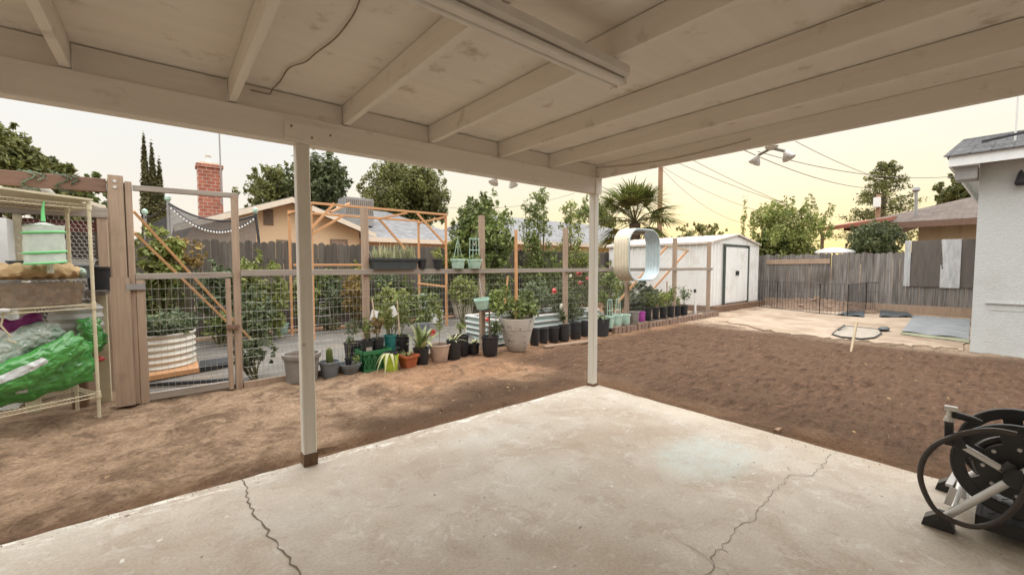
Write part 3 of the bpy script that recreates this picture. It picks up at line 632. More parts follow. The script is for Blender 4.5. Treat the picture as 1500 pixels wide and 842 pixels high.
# metal sheets hung on the fence
ms = thing('sheet_metal', 'dark sheet metal panel with bright zinc strip nailed over the fence', 'metal sheet', (17.3, 1.6, .8))
def yz(a, b_, z0, z1, m, nm, x=17.33):
    P(nm, MB().sheet(lambda u, v: Vector((x+.012*math.sin(u*9+v*3), a+(b_-a)*u, z0+(z1-z0)*v)), 14, 10).sheet(lambda u, v: Vector((x+.004+.012*math.sin(u*9+v*3), a+(b_-a)*u, z0+(z1-z0)*v)), 14, 10), m, ms, smooth=True)
yz(2.34, 2.20, .83, 2.2, M['sheetwhite'], 'zinc_strip'); yz(2.195, 1.50, .83, 2.19, M['sheetdark'], 'dark_panel')
yz(1.56, 1.16, .81, 2.2, M['sheetwhite'], 'zinc_panel', 17.315); yz(1.20, .55, .83, 2.19, M['sheetdark'], 'dark_panel')

# ------------------------------------------------------------------ shed
SX0, SX1, SY0, SY1, SB, SE, SP = 13.4, 17.05, 6.35, 10.3, .16, 2.19, 2.46
sh = thing('garden_shed', 'ivory ribbed metal garden shed with dark trimmed double doors', 'shed', ((SX0+SX1)/2, 8.2, 0))
def ribwall(x0, y0, x1, y1, z0, zt, pitch=.21):
    """ribbed sheet along a line; zt(t) gives the top"""
    mb = MB(); d = Vector((x1-x0, y1-y0, 0)); L_ = d.length; d.normalize(); n_ = Vector((d.y, -d.x, 0)); k = int(L_/pitch); pr = []
    for i in range(k):
        a = i*L_/k; p_ = L_/k; pr += [(a, 0), (a+p_*.72, 0), (a+p_*.77, .035), (a+p_*.95, .035)]
    pr.append((L_, 0)); v = []
    for s, o_ in pr:
        b0 = Vector((x0, y0, 0))+d*s+n_*o_; v += [b0+Vector((0, 0, z0)), b0+Vector((0, 0, zt(s/L_)))]
    mb.add(v, [(2*i, 2*i+2, 2*i+3, 2*i+1) for i in range(len(pr)-1)]); return mb
P('side_wall', ribwall(SX0, SY1, SX0, SY0, SB, lambda t: SE), M['shed'], sh)
P('side_wall', ribwall(SX1, SY0, SX1, SY1, SB, lambda t: SE), M['shed'], sh)
P('front_wall', ribwall(SX0, SY0, SX1, SY0, SB, lambda t: SE), M['shed'], sh)
P('back_wall', ribwall(SX1, SY1, SX0, SY1, SB, lambda t: SE), M['shed'], sh)
xm = (SX0+SX1)/2
for y in (SY0-.03, SY1+.02):
    P('gable', MB().prism([(SX0-.02, y, SE-.02), (SX1+.02, y, SE-.02), (SX1+.02, y, SE+.02), (xm, y, SP), (SX0-.02, y, SE+.02)], (0, .02, 0)), M['shed'], sh)
rfb = MB()
for s in (-1, 1):
    e = xm+s*(xm-SX0+.09)
    rfb.prism([(xm, SY0-.10, SP+.03), (e, SY0-.10, SE-.005), (e, SY0-.10, SE+.03), (xm, SY0-.10, SP+.065)][::s], (0, SY1-SY0+.2, 0))
    for k in range(19):
        y = SY0-.08+k*(SY1-SY0+.16)/18
        rfb.bar((xm, y, SP+.07), (e, y, SE+.035), .03, .02)
P('roof', rfb, M['shedroof'], sh)
P('eave_trim', MB().bar((SX0-.09, SY0-.12, SE-.01), (SX0-.09, SY1+.1, SE-.01), .03, .07), M['shedroof'], sh)
dx0, dx1, dm = 14.26, 16.05, 15.16
for a, b_ in ((dx0+.03, dm-.006), (dm+.006, dx1-.03)):
    d = P('door', MB().box((a, SY0-.075, SB+.05), (b_, SY0-.045, 2.06)), M['shed'], sh)
    P('door_seam', MB().bar(((a+b_)/2, SY0-.078, SB+.1), ((a+b_)/2, SY0-.078, 2.0), .015, .012), M['shed'], d)
    hx = b_-.06 if a < dm-.3 else a+.06
    P('handle', MB().box((hx-.05, SY0-.10, 1.12), (hx+.05, SY0-.0765, 1.27)), M['black'], d)
for x in (dx0-.03, dx1+.03): P('door_trim', MB().box((x-.05, SY0-.085, SB), (x+.05, SY0-.03, 2.10)), M['shedtrim'], sh)
P('door_header', MB().box((dx0-.08, SY0-.086, 2.10), (dx1+.08, SY0-.03, 2.15)), M['shedtrim'], sh)
for x in (SX0, SX1): P('corner_trim', MB().bar((x, SY0-.01, SB), (x, SY0-.01, SE), .06, .06), M['shed'], sh)
P('skid_base', MB().box((SX0-.08, SY0-.28, -.02), (SX1+.05, SY1, SB-.004)), M['skid'], sh)

# ------------------------------------------------------------------ stucco wing on the right
WX = 10.45
wg = thing('house_wing', 'pale blue stucco house wing with white fascia and grey shingle roof', 'house', (12.5, -3, 0))
P('wall', MB().box((WX, -7.5, -.1), (17.2, .54, 3.19)), M['stucco'], wg)
P('wall_niche', MB().prism([(WX-.004, .37, .72), (WX-.004, .37, .83), (WX-.004, -3, .83), (WX-.004, -3, .72)], (-.002, 0, 0)).box((WX-.03, -3, .83), (WX-.003, .39, .85)), M['stucco'], wg)
P('fascia', MB().box((WX-.42, -7.5, 3.07), (WX-.385, .87, 3.23)).box((WX-.384, .835, 3.07), (17.4, .87, 3.229)), M['fascia'], wg)
P('soffit', MB().box((WX-.384, -7.5, 3.20), (17.4, .834, 3.225)), M['fascia'], wg)
rb = MB()
for k in range(15):
    z = 3.245+k*.058; x = WX-.46+k*.21
    rb.prism([(x, .93, z-.015), (x+.25, .93, z+.055), (x+.25, .93, z+.068), (x, .93, z+.012)], (0, -9, 0))
P('roof', rb.prism([(WX-.44, .9, 3.232), (WX+2.7, .9, 4.03), (WX+2.7, .9, 3.232)], (0, -9, 0)), M['shinglegrey'], wg)
P('eave_box', MB().box((WX-.3, .55, 2.86), (WX+.1, .80, 3.066)), M['grey_metal'], wg)
sc = P('wall_sconce', MB().lathe([(.05, 2.70), (.075, 2.74), (.03, 2.9), (.012, 2.93), (.001, 2.94)], 6, (WX-.09, .10, 0)), M['black'], wg)
P('sconce_bracket', MB().box((WX-.1, .08, 2.86), (WX-.001, .12, 2.9)), M['black'], sc)
vt = thing('roof_antenna', 'thin metal antenna mast on the grey shingle roof at right', 'antenna', (WX+.45, .25, 3.5))
P('mast', MB().tube([(WX+.45, .19, 3.5), (WX+.45, .19, 6.2)], .013, 8), M['steel'], vt)
P('mount_rail', MB().bar((WX+.2, .55, 3.52), (WX+.25, -.3, 3.62), .05, .035), M['black'], vt)

# ------------------------------------------------------------------ neighbours' houses
HY = 15.0
h1 = thing('neighbour_house', 'peach stucco house with low gable and grey roof behind the board fence', 'house', (3.2, 18, 0))
pk = at(428, 288, Y=HY); l_ = at(255, 329, Y=HY); r_ = at(551, 341, Y=HY)
wl, wr = l_.x+.45, r_.x-.45
zl = lambda x: pk.z-(pk.z-l_.z)*(pk.x-x)/(pk.x-l_.x) if x < pk.x else pk.z-(pk.z-r_.z)*(x-pk.x)/(r_.x-pk.x)
P('gable_wall', MB().prism([(wl, HY+.45, -.1), (wr, HY+.45, -.1), (wr, HY+.45, zl(wr)-.12), (pk.x, HY+.45, pk.z-.12), (wl, HY+.45, zl(wl)-.12)], (0, 8, 0)), M['peach'], h1)
rfb = MB()
rfb.prism([(l_.x, HY, l_.z), (pk.x, HY, pk.z), (pk.x, HY, pk.z-.05), (l_.x, HY, l_.z-.05)], (0, 9, 0)); rfb.prism([(pk.x, HY, pk.z), (r_.x, HY, r_.z), (r_.x, HY, r_.z-.05), (pk.x, HY, pk.z-.05)], (0, 9, 0))
P('gable_roof', rfb, M['shingle'], h1)
P('bargeboard', MB().prism([(l_.x, HY-.004, l_.z-.02), (pk.x, HY-.004, pk.z-.02), (pk.x, HY-.004, pk.z-.19), (l_.x, HY-.004, l_.z-.19)], (0, -.03, 0)).prism([(pk.x, HY-.004, pk.z-.02), (r_.x, HY-.004, r_.z-.02), (r_.x, HY-.004, r_.z-.19), (pk.x, HY-.004, pk.z-.19)], (0, -.03, 0)), M['cream_trim'], h1)
va, vb = at(386, 306, Y=HY+.4), at(401, 330, Y=HY+.4)
mb = MB().box((va.x, HY+.43, vb.z), (vb.x, HY+.447, va.z))
for k in range(9): mb.bar((va.x, HY+.42, vb.z+(va.z-vb.z)*(k+.5)/9), (vb.x, HY+.42, vb.z+(va.z-vb.z)*(k+.5)/9), .03, .03)
P('gable_vent', mb, M['vent'], h1)
for a, b_ in (((405, 351), (428, 375)), ((484, 350), (510, 375))):
    u, v = at(*a, Y=HY+.4), at(*b_, Y=HY+.4)
    wn = P('window_frame', MB().box((u.x, HY+.415, v.z-.2), (v.x, HY+.447, u.z)), M['vent'], h1)
    P('pane', MB().box((u.x+.06, HY+.40, v.z-.15), (v.x-.06, HY+.414, u.z-.06)), M['window'], wn)
# cross wing with roof slope facing the garden
e0, e1 = at(532, 349, Y=HY+1.2), at(705, 353, Y=HY+1.2); ez = (e0.z+e1.z)/2; rz_ = at(600, 313, Y=HY+6).z
P('wing_wall', MB().box((wr+.05, HY+1.7, -.1), (e1.x-.5, HY+9, ez-.05)), M['peach'], h1)
P('wing_roof', MB().prism([(pk.x+.5, HY+1.2, ez), (e1.x, HY+1.2, ez), (e1.x-2.6, HY+6, rz_), (pk.x+.5, HY+6, rz_)], (0, 0, -.08)).prism([(e1.x, HY+1.2, ez), (e1.x, HY+9, ez), (e1.x-2.6, HY+6, rz_)], (0, 0, -.08)), M['shingle'], h1)
P('wing_fascia', MB().box((r_.x+.02, HY+1.16, ez-.17), (e1.x, HY+1.195, ez+.005)), M['cream_trim'], h1)
ca, cb = at(292, 312, Y=HY+2), at(325, 243, Y=HY+2)
cm_ = P('chimney', MB().box((ca.x, HY+2, l_.z-.6), (cb.x, HY+2.6, cb.z-.1)).box((ca.x-.04, HY+1.96, cb.z-.1), (cb.x+.04, HY+2.64, cb.z)), M['chimbrick'], h1)
P('chimney_crown', MB().box((ca.x+.05, HY+2.05, cb.z+.002), (cb.x-.05, HY+2.55, cb.z+.07)), M['cream_trim'], cm_)
P('chimney_cap', MB().box((ca.x+.25, HY+2.15, cb.z+.07), (cb.x-.28, HY+2.45, cb.z+.34)).box((ca.x+.22, HY+2.12, cb.z+.30), (cb.x-.25, HY+2.48, cb.z+.36)), M['white'], cm_)
P('antenna_mast', MB().tube([at(325, 300, Y=HY+1.9), at(321, 190, Y=HY+1.9)], .022, 6), M['grey_metal'], h1)
ua, ub = at(506, 318, Y=HY+2.6), at(547, 292, Y=HY+2.6)
ac = thing('rooftop_cooler', 'grey evaporative cooler with louvred sides on the neighbour roof', 'cooler', (ua.x, HY+2.6, ua.z))
P('cabinet', MB().box((ua.x, HY+2.6, ua.z-.3), (ub.x, HY+3.5, ub.z)), M['grey_metal'], ac)
mb = MB()
for k in range(14): mb.box((ua.x+.05+(ub.x-ua.x-.12)*k/13, HY+2.57, ua.z+.15), (ua.x+.07+(ub.x-ua.x-.12)*k/13, HY+2.598, ub.z-.08))
P('louvres', mb, M['vent'], ac)
# second house further right
HY2 = 17.0
e0, e1 = at(715, 350, Y=HY2), at(905, 359, Y=HY2); ez = e0.z*.5+e1.z*.5; rz_ = at(830, 326, Y=HY2+4.5).z
h2 = thing('neighbour_house', 'house with plain grey roof behind the fruit trees', 'house', ((e0.x+e1.x)/2, HY2+4, 0))
P('wall', MB().box((e0.x+.4, HY2+.5, -.1), (e1.x-.2, HY2+8, ez-.03)), M['peach'], h2)
P('roof', MB().prism([(e0.x, HY2, ez), (e1.x+6, HY2, ez), (e1.x+4, HY2+4.5, rz_), (e0.x+2.5, HY2+4.5, rz_)], (0, 0, -.1)).prism([(e0.x, HY2, ez), (e0.x+2.5, HY2+4.5, rz_), (e0.x, HY2+9, ez)], (0, 0, -.1)), M['shingle'], h2)
P('fascia', MB().box((e0.x, HY2-.04, ez-.2), (e1.x+6, HY2-.003, ez+.01)), M['cream_trim'], h2)
# right house behind the silver fence
HX = 20.5
e0, e1 = at(1238, 330, X=HX), at(1450, 319, X=HX); ez = e0.z
h3 = thing('neighbour_house', 'tan house with brown shingle hip roof beyond the right fence', 'house', (HX+4, 0, 0))
P('wall', MB().box((HX+.7, -9, -.1), (HX+9, e0.y-2.0, ez-.04)), M['tanwall'], h3)
for y in (1.9, 1.4, .6): P('batten', MB().box((HX+.66, y-.04, 1.0), (HX+.698, y+.04, ez-.05)), M['tanwall'], h3)
P('roof', MB().prism([(HX, e0.y, ez), (HX, -10, ez), (HX+4.6, -10, ez+1.5), (HX+4.6, e0.y-4.6, ez+1.5)], (0, 0, -.1)).prism([(HX, e0.y, ez), (HX+4.6, e0.y-4.6, ez+1.5), (HX+9, e0.y, ez)], (0, 0, -.1)), M['shinglebrown'], h3)
P('gutter', MB().box((HX-.06, -10, ez-.22), (HX-.003, e0.y+.03, ez-.02)), M['darkbeam'], h3)
mp = at(1342, 318, X=HX+.7); mt_ = at(1342, 279, X=HX+.7)
ma = P('service_mast', MB().tube([mp-Vector((0, 0, .3)), mt_], .045, 8), M['grey_metal'], h3)
P('weather_head', MB().lathe([(.05, -.06), (.12, 0), (.09, .1), (.001, .15)], 12, mt_), M['grey_metal'], ma)
cpA, cpB = at(1198, 340, X=19.6), at(1246, 333, X=19.6)
ct = thing('carport', 'carport with rust red edged flat roof beside the tan house', 'carport', (19.6, cpA.y, 0))
P('roof_panel', MB().prism([(19.6, cpA.y, cpA.z), (19.6, cpB.y-1, cpB.z+.12), (23, cpB.y-1, cpB.z+.5), (23, cpA.y, cpA.z+.4)], (0, 0, .14)), plain('rust_red_edge', (.28, .09, .05), .7), ct)
for y in (cpA.y-.1, cpB.y-.8): P('post', MB().bar((19.8, y, -.1), (19.8, y, cpA.z), .1, .1), M['pole'], ct)
um = thing('white_canopy', 'white canopy top showing above the right board fence', 'canopy', at(1222, 370, X=18.6))
c0 = at(1222, 364, X=18.4)
P('canopy_cover', MB().lathe([(.62, -.16), (.60, -.09), (.3, .0), (.001, .04)], 8, c0), M['white'], um)
P('pole', MB().tube([c0+Vector((0, 0, -.1)), (c0.x, c0.y, -.1)], .03, 8), M['grey_metal'], um)

# ------------------------------------------------------------------ utility pole and wires
up_b = at(966, 345, Y=14.5); up_t = at(968, 238, Y=14.5)
upo = thing('utility_pole', 'brown wooden utility pole rising behind the shed', 'utility pole', (up_b.x, 14.5, 0))
P('pole', MB().tube([(up_b.x, 14.5, -.2), (up_t.x, 14.5, up_t.z+1.2)], [.17, .13], 12), M['pole'], upo)
P('insulator_bracket', MB().box((up_t.x-.3, 14.3, up_t.z-.35), (up_t.x-.1, 14.36, up_t.z-.1)), M['white'], upo)
T = Vector((up_t.x, 14.5, up_t.z-.2))
def cable(a, b_, sag, label):
    pts = [a.lerp(b_, i/24)+Vector((0, 0, -sag*4*(i/24)*(1-i/24))) for i in range(25)]
    tag(MB().tube(pts, .014, 5).build('overhead_wire', M['line']), label, 'wire', 'overhead wires above the yard')
cable(T, at(1186, 326, X=26), .5, 'upper overhead wire running from the utility pole down to the right shrub')
cable(T+Vector((0, 0, -.1)), at(1100, 330, X=25), .6, 'lowest overhead wire sagging from the utility pole toward the shed')
cable(at(985, 235, X=20), at(1155, 300, X=24), .1, 'left one of two close overhead wires above the shed roof')
cable(at(995, 224, X=20), at(1162, 303, X=24), .1, 'right one of two close overhead wires above the shed roof')
cable(at(1090, 220, X=14), at(1278, 276, X=28), .25, 'overhead wire running from the flood light to the conifer')
cable(at(1110, 222, X=16), at(1420, 256, X=30), .45, 'longest overhead wire reaching across to the tree beside the wing')
cable(at(1165, 207, X=22), at(1290, 262, X=30), .1, 'faint overhead wire high above the right shrub')
cable(at(640, 302, Y=30), at(842, 283, Y=22), .6, 'overhead wire glimpsed between the big tree and the front post')
fp = at(1287, 325, X=28); fq = at(1287, 285, X=28)
po2 = thing('utility_pole', 'short pole carrying a white box in front of the conifer', 'utility pole', (28, fp.y, 0))
P('pole', MB().tube([(28, fp.y, -.1), (28, fq.y, fq.z)], .1, 8), M['pole'], po2)
q0, q1 = at(1280, 304, X=27.8), at(1290, 289, X=27.8)
P('transformer_box', MB().box((27.6, q1.y, q0.z), (27.9, q0.y, q1.z)), M['white'], po2)

# ------------------------------------------------------------------ trees
def crown_clumps(c, rad, n, rc, seed, top=0):
    rr = random.Random(seed); out = []
    for i in range(n):
        while True:
            d = Vector((rr.uniform(-1, 1), rr.uniform(-1, 1), rr.uniform(-1, 1)))
            if .25 < d.length < 1: break
        out.append((Vector(c)+Vector((d.x*rad[0], d.y*rad[1], d.z*rad[2])), rc*rr.uniform(.5, 1.15)))
    for i in range(int(n*2.2)):                                       # small outlying sprays break the outline
        d = Vector((rr.gauss(0, 1), rr.gauss(0, 1), rr.gauss(.15, 1))).normalized()*rr.uniform(.95, 1.0+rc/max(rad)*1.0)
        r_ = rc*rr.uniform(.14, .36); p = Vector(c)+Vector((d.x*rad[0], d.y*rad[1], d.z*rad[2])); out.append((p, (r_*.8, r_*.8, r_*1.3)))
    return out
def tree(name, label, cat, c, rad, n, nl, ls, mat_, seed, trunk=.16, rc=None, group=None, asp=.5, shell=.45, base=None):
    c = Vector(c); b0 = Vector((c.x, c.y, -.1)) if base is None else Vector(base)
    t = thing(name, label, cat, (b0.x, b0.y, 0), group)
    cl_ = crown_clumps(c, rad, n, rc or min(rad)*.42, seed)
    P('crown', MB().leaves(cl_, nl, ls, asp, shell), M[mat_], t)
    fork = Vector((c.x, c.y, c.z-rad[2]*.75)); fork.z = max(fork.z, .3)
    mb = MB().tube([b0, b0.lerp(fork, .5)+Vector((.05, .03, 0)), fork], [trunk*1.25, trunk, trunk*.85], 8)
    for k, (p, r_) in enumerate(cl_[:min(14, n)]):
        mid = fork.lerp(p, .5)+Vector((0, 0, -.08*rad[2])); mb.tube([fork, mid, p], [trunk*.5, trunk*.28, trunk*.08], 6)
    P('trunk', mb, M['bark'], t); return t
def ptree(name, label, cat, px0, px1, py0, py1, Y=None, X=None, dep=None, **k):
    a = at((px0+px1)/2, (py0+py1)/2, Y=Y, X=X); s = depth(a)/FPX; rx_ = (px1-px0)/2*s; rz = (py1-py0)/2*s
    rc = k.pop('rc', min(rx_, rz)*.36); f = 1-.36*.55
    return tree(name, label, cat, a, (rx_*f, (dep or rx_*.8), rz*f), rc=rc, **k)
ptree('broadleaf_tree', 'olive green tree behind the chicken run at far left', 'tree', -80, 46, 180, 330, Y=13, n=40, nl=12000, ls=.12, mat_='leafF', seed=3)
ptree('broadleaf_tree', 'lower olive green tree left of the gate post', 'tree', 40, 118, 238, 330, Y=14, n=26, nl=5000, ls=.16, mat_='leafF', seed=4)
ptree('broadleaf_tree', 'small rounded tree crown tucked just behind the gate post', 'tree', 95, 162, 258, 330, Y=15, n=14, nl=2600, ls=.16, mat_='leafA', seed=14)
for px, top_, wd, lb in ((216, 205, 12, 'tallest and leftmost of three narrow cypress trees'), (227, 218, 13, 'middle one of three narrow cypress trees'), (237, 241, 13, 'shortest and rightmost of three narrow cypress trees')):
    b0 = at(px, 335, Y=26); tp = at(px, top_, Y=26); hw = wd/2*depth(b0)/FPX
    t = thing('cypress_tree', lb, 'tree', (b0.x, 26, 0), 'cypress trees behind the peach house')
    cl_ = []
    for k in range(60):
        u = k/59; z = b0.z-1.5+(tp.z-b0.z+1.5)*u; r_ = hw*min(1, (1-u)*1.7)**.8*1.15+.02
        cl_.append(((b0.x+R.uniform(-.25, .25)*r_, 26+R.uniform(-.25, .25)*r_, z), (r_*.85, r_*.85, .5)))
    P('crown', MB().leaves(cl_, 6500, .17, .35, .3, .8), M['leafE'], t); P('trunk', MB().tube([(b0.x, 26, -.1), (b0.x, 26, tp.z-.4)], [.16, .03], 8), M['bark'], t)
ptree('magnolia_tree', 'dark sparse magnolia tree rising left behind the peach gable', 'tree', 362, 455, 246, 320, Y=22, n=30, nl=6500, ls=.20, mat_='leafF', seed=21, shell=.6, rc=.62)
ptree('magnolia_tree', 'taller dark magnolia tree just right of the front left post', 'tree', 425, 506, 230, 312, Y=21, n=34, nl=8000, ls=.20, mat_='leafB', seed=22, shell=.6, rc=.66)
ptree('shade_tree', 'big dense rounded olive tree behind the cooler on the roof', 'tree', 528, 662, 234, 345, Y=23, n=64, nl=27000, ls=.17, mat_='leafF', seed=23, trunk=.3)
ptree('garden_tree', 'leafy fruit tree in the garden behind the mint pots', 'tree', 662, 750, 278, 425, Y=9.8, n=60, nl=7500, ls=.13, mat_='leafA', rc=.3, seed=24, trunk=.06, dep=.8)
ptree('broadleaf_tree', 'bright leafy tree top left of the front right post', 'tree', 842, 905, 285, 345, Y=24, n=16, nl=2300, ls=.28, mat_='leafA', seed=26)
ptree('broadleaf_tree', 'low hazy tree behind the shed right of the utility pole', 'tree', 975, 1066, 326, 365, Y=28, n=22, nl=3200, ls=.30, mat_='leafF', seed=27)
ptree('bushy_tree', 'bright bushy tree spreading over the fence beside the shed', 'tree', 1086, 1206, 296, 398, X=18.9, n=60, nl=14000, ls=.115, mat_='leafC', seed=28, dep=1.2, trunk=.1)
ptree('broadleaf_tree', 'dark bushy crown at the shed roof corner below the bright tree', 'tree', 1098, 1160, 340, 392, X=18.2, n=18, nl=2500, ls=.14, mat_='leafA', seed=29, dep=.5, trunk=.06)
ptree('hedge_bush', 'dark clipped evergreen hedge in front of the tan house', 'hedge', 1238, 1322, 326, 392, X=19.0, n=46, nl=8000, ls=.09, mat_='leafB', seed=31, dep=.7, trunk=.08, shell=.3)
ptree('broadleaf_tree', 'dark tree crown partly hidden behind the stucco wing', 'tree', 1382, 1462, 252, 320, X=30, n=30, nl=8000, ls=.2, mat_='leafF', seed=32)
# loose upright sprays on the bright tree
sp_ = MB()
for k in range(34):
    px = R.uniform(1085, 1214); a = at(px, R.uniform(318, 350), X=18.9+R.uniform(-.5, .5)); tip = a+Vector((R.uniform(-.2, .2), R.uniform(-.4, .4), R.uniform(.4, .95)))
    sp_.leaves([(a.lerp(tip, t), .09) for t in np.linspace(0, 1, 8)], 55, .12, .45)
tb = [o for o in bpy.data.objects if o.name.startswith('bushy_tree')][0]
P('leafy_shoots', sp_, M['leafC'], tb)
# open conifer
a = at(1293, 330, X=34); tp = at(1293, 238, X=34)
cf = thing('conifer_tree', 'tall open conifer standing behind the tan house roof', 'tree', (34, a.y, 0))
mb = MB(); tb_ = MB().tube([(34, a.y, -.1), (34, a.y, tp.z)], [.22, .04], 8)
for k in range(120):
    u = ((k+R.random())/120)**1.15; z = a.z-1.2+(tp.z-a.z+1.1)*u; ln_ = (1-u)**.8*2.3*R.uniform(.5, 1.05)+.3; an = R.uniform(0, 2*PI)
    p0 = Vector((34, a.y, z)); p1 = p0+Vector((math.cos(an)*ln_, math.sin(an)*ln_, .22*ln_))
    tb_.tube([p0, p1], [.03, .008], 4); mb.leaves([(p0.lerp(p1, t), .16+.12*(1-u)) for t in (.3, .5, .7, .85, 1)], 42, .19, .4)
P('crown', mb, M['leafF'], cf); P('trunk', tb_, M['bark'], cf)
# fan palm
pcn = at(930, 322, Y=12.8)
pm = thing('fan_palm', 'green fan palm spreading behind the shed and hanging hoop', 'palm tree', (pcn.x, pcn.y, 0))
P('trunk', MB().tube([(pcn.x, pcn.y, -.1), (pcn.x+.05, pcn.y, 1.2), (pcn.x, pcn.y, pcn.z-.2)], [.3, .26, .28], 12), M['bark'], pm)
rr = random.Random(5)
for k in range(34):
    an = rr.uniform(0, 2*PI); el = rr.uniform(-.65, 1.1); d = Vector((math.cos(an)*math.cos(el), math.sin(an)*math.cos(el), math.sin(el)))
    ln_ = rr.uniform(.8, 1.7); hub = pcn+d*ln_
    fr = P('frond_stem', MB().tube([pcn+Vector((0, 0, -.15)), pcn+d*ln_*.55+Vector((0, 0, .06)), hub], [.03, .022, .016], 5), M['stem'], pm)
    sd = d.cross(Vector((0, 0, 1))).normalized(); upv = sd.cross(d); mb = MB()
    for j in range(30):
        t = (j/29-.5)*2*1.75; bd = d*math.cos(t)+sd*math.sin(t)+upv*rr.uniform(-.05, .12); mb.blade(hub, bd, rr.uniform(1.2, 1.6), .11, .28, 4)
    P('fan_leaf', mb, M['palm'], fr)
# ------------------------------------------------------------------ trampoline beyond the fence
TY = 11.9
tr = thing('trampoline', 'trampoline with sheer dark net and string lights behind the fence', 'trampoline', at(305, 420, Y=TY))
tp_ = []
for (px, y0, y1, Y) in ((246, 292, 360, TY+.4), (374, 310, 378, TY-.3), (212, 312, 372, TY+1.6)):
    a, b_ = at(px, y0, Y=Y), at(px+(8 if px == 374 else 2), y1, Y=Y); tp_.append(a)
    P('pole', MB().tube([a, b_, (b_.x, b_.y, -.05)], .03, 8), M['blackwire'] if px == 374 else M['grey_metal'], tr)
    P('pole_knob', MB().lathe([(.03, -.05), (.06, 0), (.06, .06), (.001, .11)], 10, a), M['mint'], tr)
A_, B_, D_ = tp_[0], tp_[1], tp_[2]
dr = lambda t: -.42*4*t*(1-t)*.6
P('net', MB().sheet(lambda u, v: A_.lerp(B_, u)+Vector((0, 0, -.1+dr(u)-(1.9+dr(u))*v)), 16, 4), M['netfilm'], tr)
P('net', MB().sheet(lambda u, v: D_.lerp(A_, u)+Vector((0, 0, -.35-(1.4)*v)), 8, 3), M['net'], tr)
P('net_rope', MB().tube([A_.lerp(B_, i/16)+Vector((0, 0, -.08+dr(i/16))) for i in range(17)], .022, 5).tube([D_.lerp(A_, i/8)+Vector((0, 0, -.1-.08*4*i/8*(1-i/8))) for i in range(9)], .02, 5), M['blackwire'], tr)
sl_ = P('string_lights', MB().tube([A_.lerp(B_, i/20)+Vector((0, -.06, -.1-.62*4*(i/20)*(1-i/20)*.75)) for i in range(21)], .01, 4), M['blackwire'], tr)
mb = MB()
for i in range(1, 30):
    t = i/30; mb.lathe([(.001, -.045), (.022, -.02), (.001, .02)], 6, A_.lerp(B_, t)+Vector((0, -.06, -.13-.62*4*t*(1-t)*.75)))
P('bulbs', mb, M['white'], sl_)['kind'] = 'stuff'
P('jump_frame', MB().tube([at(305, 430, Y=TY+.5)+Vector((1.5*math.cos(k*PI/16), 1.2*math.sin(k*PI/16), 0)) for k in range(33)], .04, 8), M['grey_metal'], tr)
# ================================================================== pots and plants
def gpos(px, py, z=0., back=0.):
    """ground point, moved back from the viewer by 'back' metres"""
    p = at(px, py, Z=z); d = Vector((p.x, p.y, 0)).normalized()
    return Vector((p.x, p.y, z))+d*back
def potprof(rt, rb, h, lip=.012, lh=.03):
    w_ = .006
    return [(rb*.96, 0), (rb, .006), (rb+(rt-rb)*(h-lh)/h, h-lh), (rt+lip*.6, h-lh+.002), (rt+lip, h-lh*.5), (rt+lip*.8, h), (rt-w_, h), (rt-w_-.004, h-.045)]
def pot(px, pb, pt, wt, wb, m_, label, z=0., name='plant_pot', cat='plant pot', group='plant pots along the garden fence', lip=.01, lh=.03, soil=True, rib=0, sx=1, rim=None):
    s = depth(at(px, pb, Z=z))/FPX; rt, rb, h = wt/2*s, wb/2*s, (pb-pt)*s*1.02
    c = gpos(px, pb, z, rb); t = thing(name, label, cat, c, group)
    P('pot', MB().lathe(potprof(rt-lip, rb, h, lip, lh), 40 if rib else 28, c, sx, 1, rib, 2 if rib else 0), M[m_], t, smooth=not rib)
    if rim: P('rim', MB().lathe([(rt-.012, h+.001), (rt+.016, h-.004), (rt+.02, h-.03), (rt+.01, h-.05), (rt-.002, h-.05)], 28, c), M[rim], t, smooth=True)
    if soil: P('soil', MB().disc(c+Vector((0, 0, h-.035)), rt-.02, 18, wob=.008), M['soil'], t)
    return t, c, h, rt
def plant(name, label, cat, c, mat_, clumps, n, ls, stems=(), group=None, asp=.45, sr=.006, extra=None, shell=.5):
    t = thing(name, label, cat, c, group)
    P('foliage', MB().leaves(clumps, int(n*1.5), ls, asp, shell), M[mat_], t)
    mb = MB()
    for s in stems: mb.tube(s, [sr]+[sr*.6]*(len(s)-1), 5)
    if not stems: mb.tube([c, Vector(clumps[0][0])], sr, 5)
    P('stem', mb, M['stem'], t); return t
V = Vector
def sprig(c, h, label, mat_='leafA', n=60, ls=.07, name='potted_plant', spread=.09, k=4, rr_=.06, asp=.4):
    c = V(c); cl_ = []; st = []
    for i in range(k):
        a = R.uniform(0, 2*PI); tip = c+V((math.cos(a)*spread*R.random(), math.sin(a)*spread*R.random(), h*R.uniform(.6, 1)))
        st.append([c, c.lerp(tip, .5)+V((R.uniform(-.01, .01), 0, 0)), tip]); cl_ += [(c.lerp(tip, u), rr_) for u in (.55, .8, 1)]
    return plant(name, label, 'plant', c, mat_, cl_, n, ls, st, 'plants growing in the fence pots', asp, .004)
def straps(c, n, ln_, wd, label, mat_='agave', name='succulent_plant', bend=.4, lo=.5, hi=1.4):
    c = V(c); t = thing(name, label, 'plant', c, 'plants growing in the fence pots'); mb = MB()
    for i in range(n):
        a = 2*PI*i/n+R.uniform(-.3, .3); el = R.uniform(lo, hi)
        mb.blade(c, (math.cos(a)*math.cos(el), math.sin(a)*math.cos(el), math.sin(el)), ln_*R.uniform(.7, 1.1), wd, bend*R.uniform(.5, 1.2), 6)
    P('leaf_rosette', mb, M[mat_], t); return t
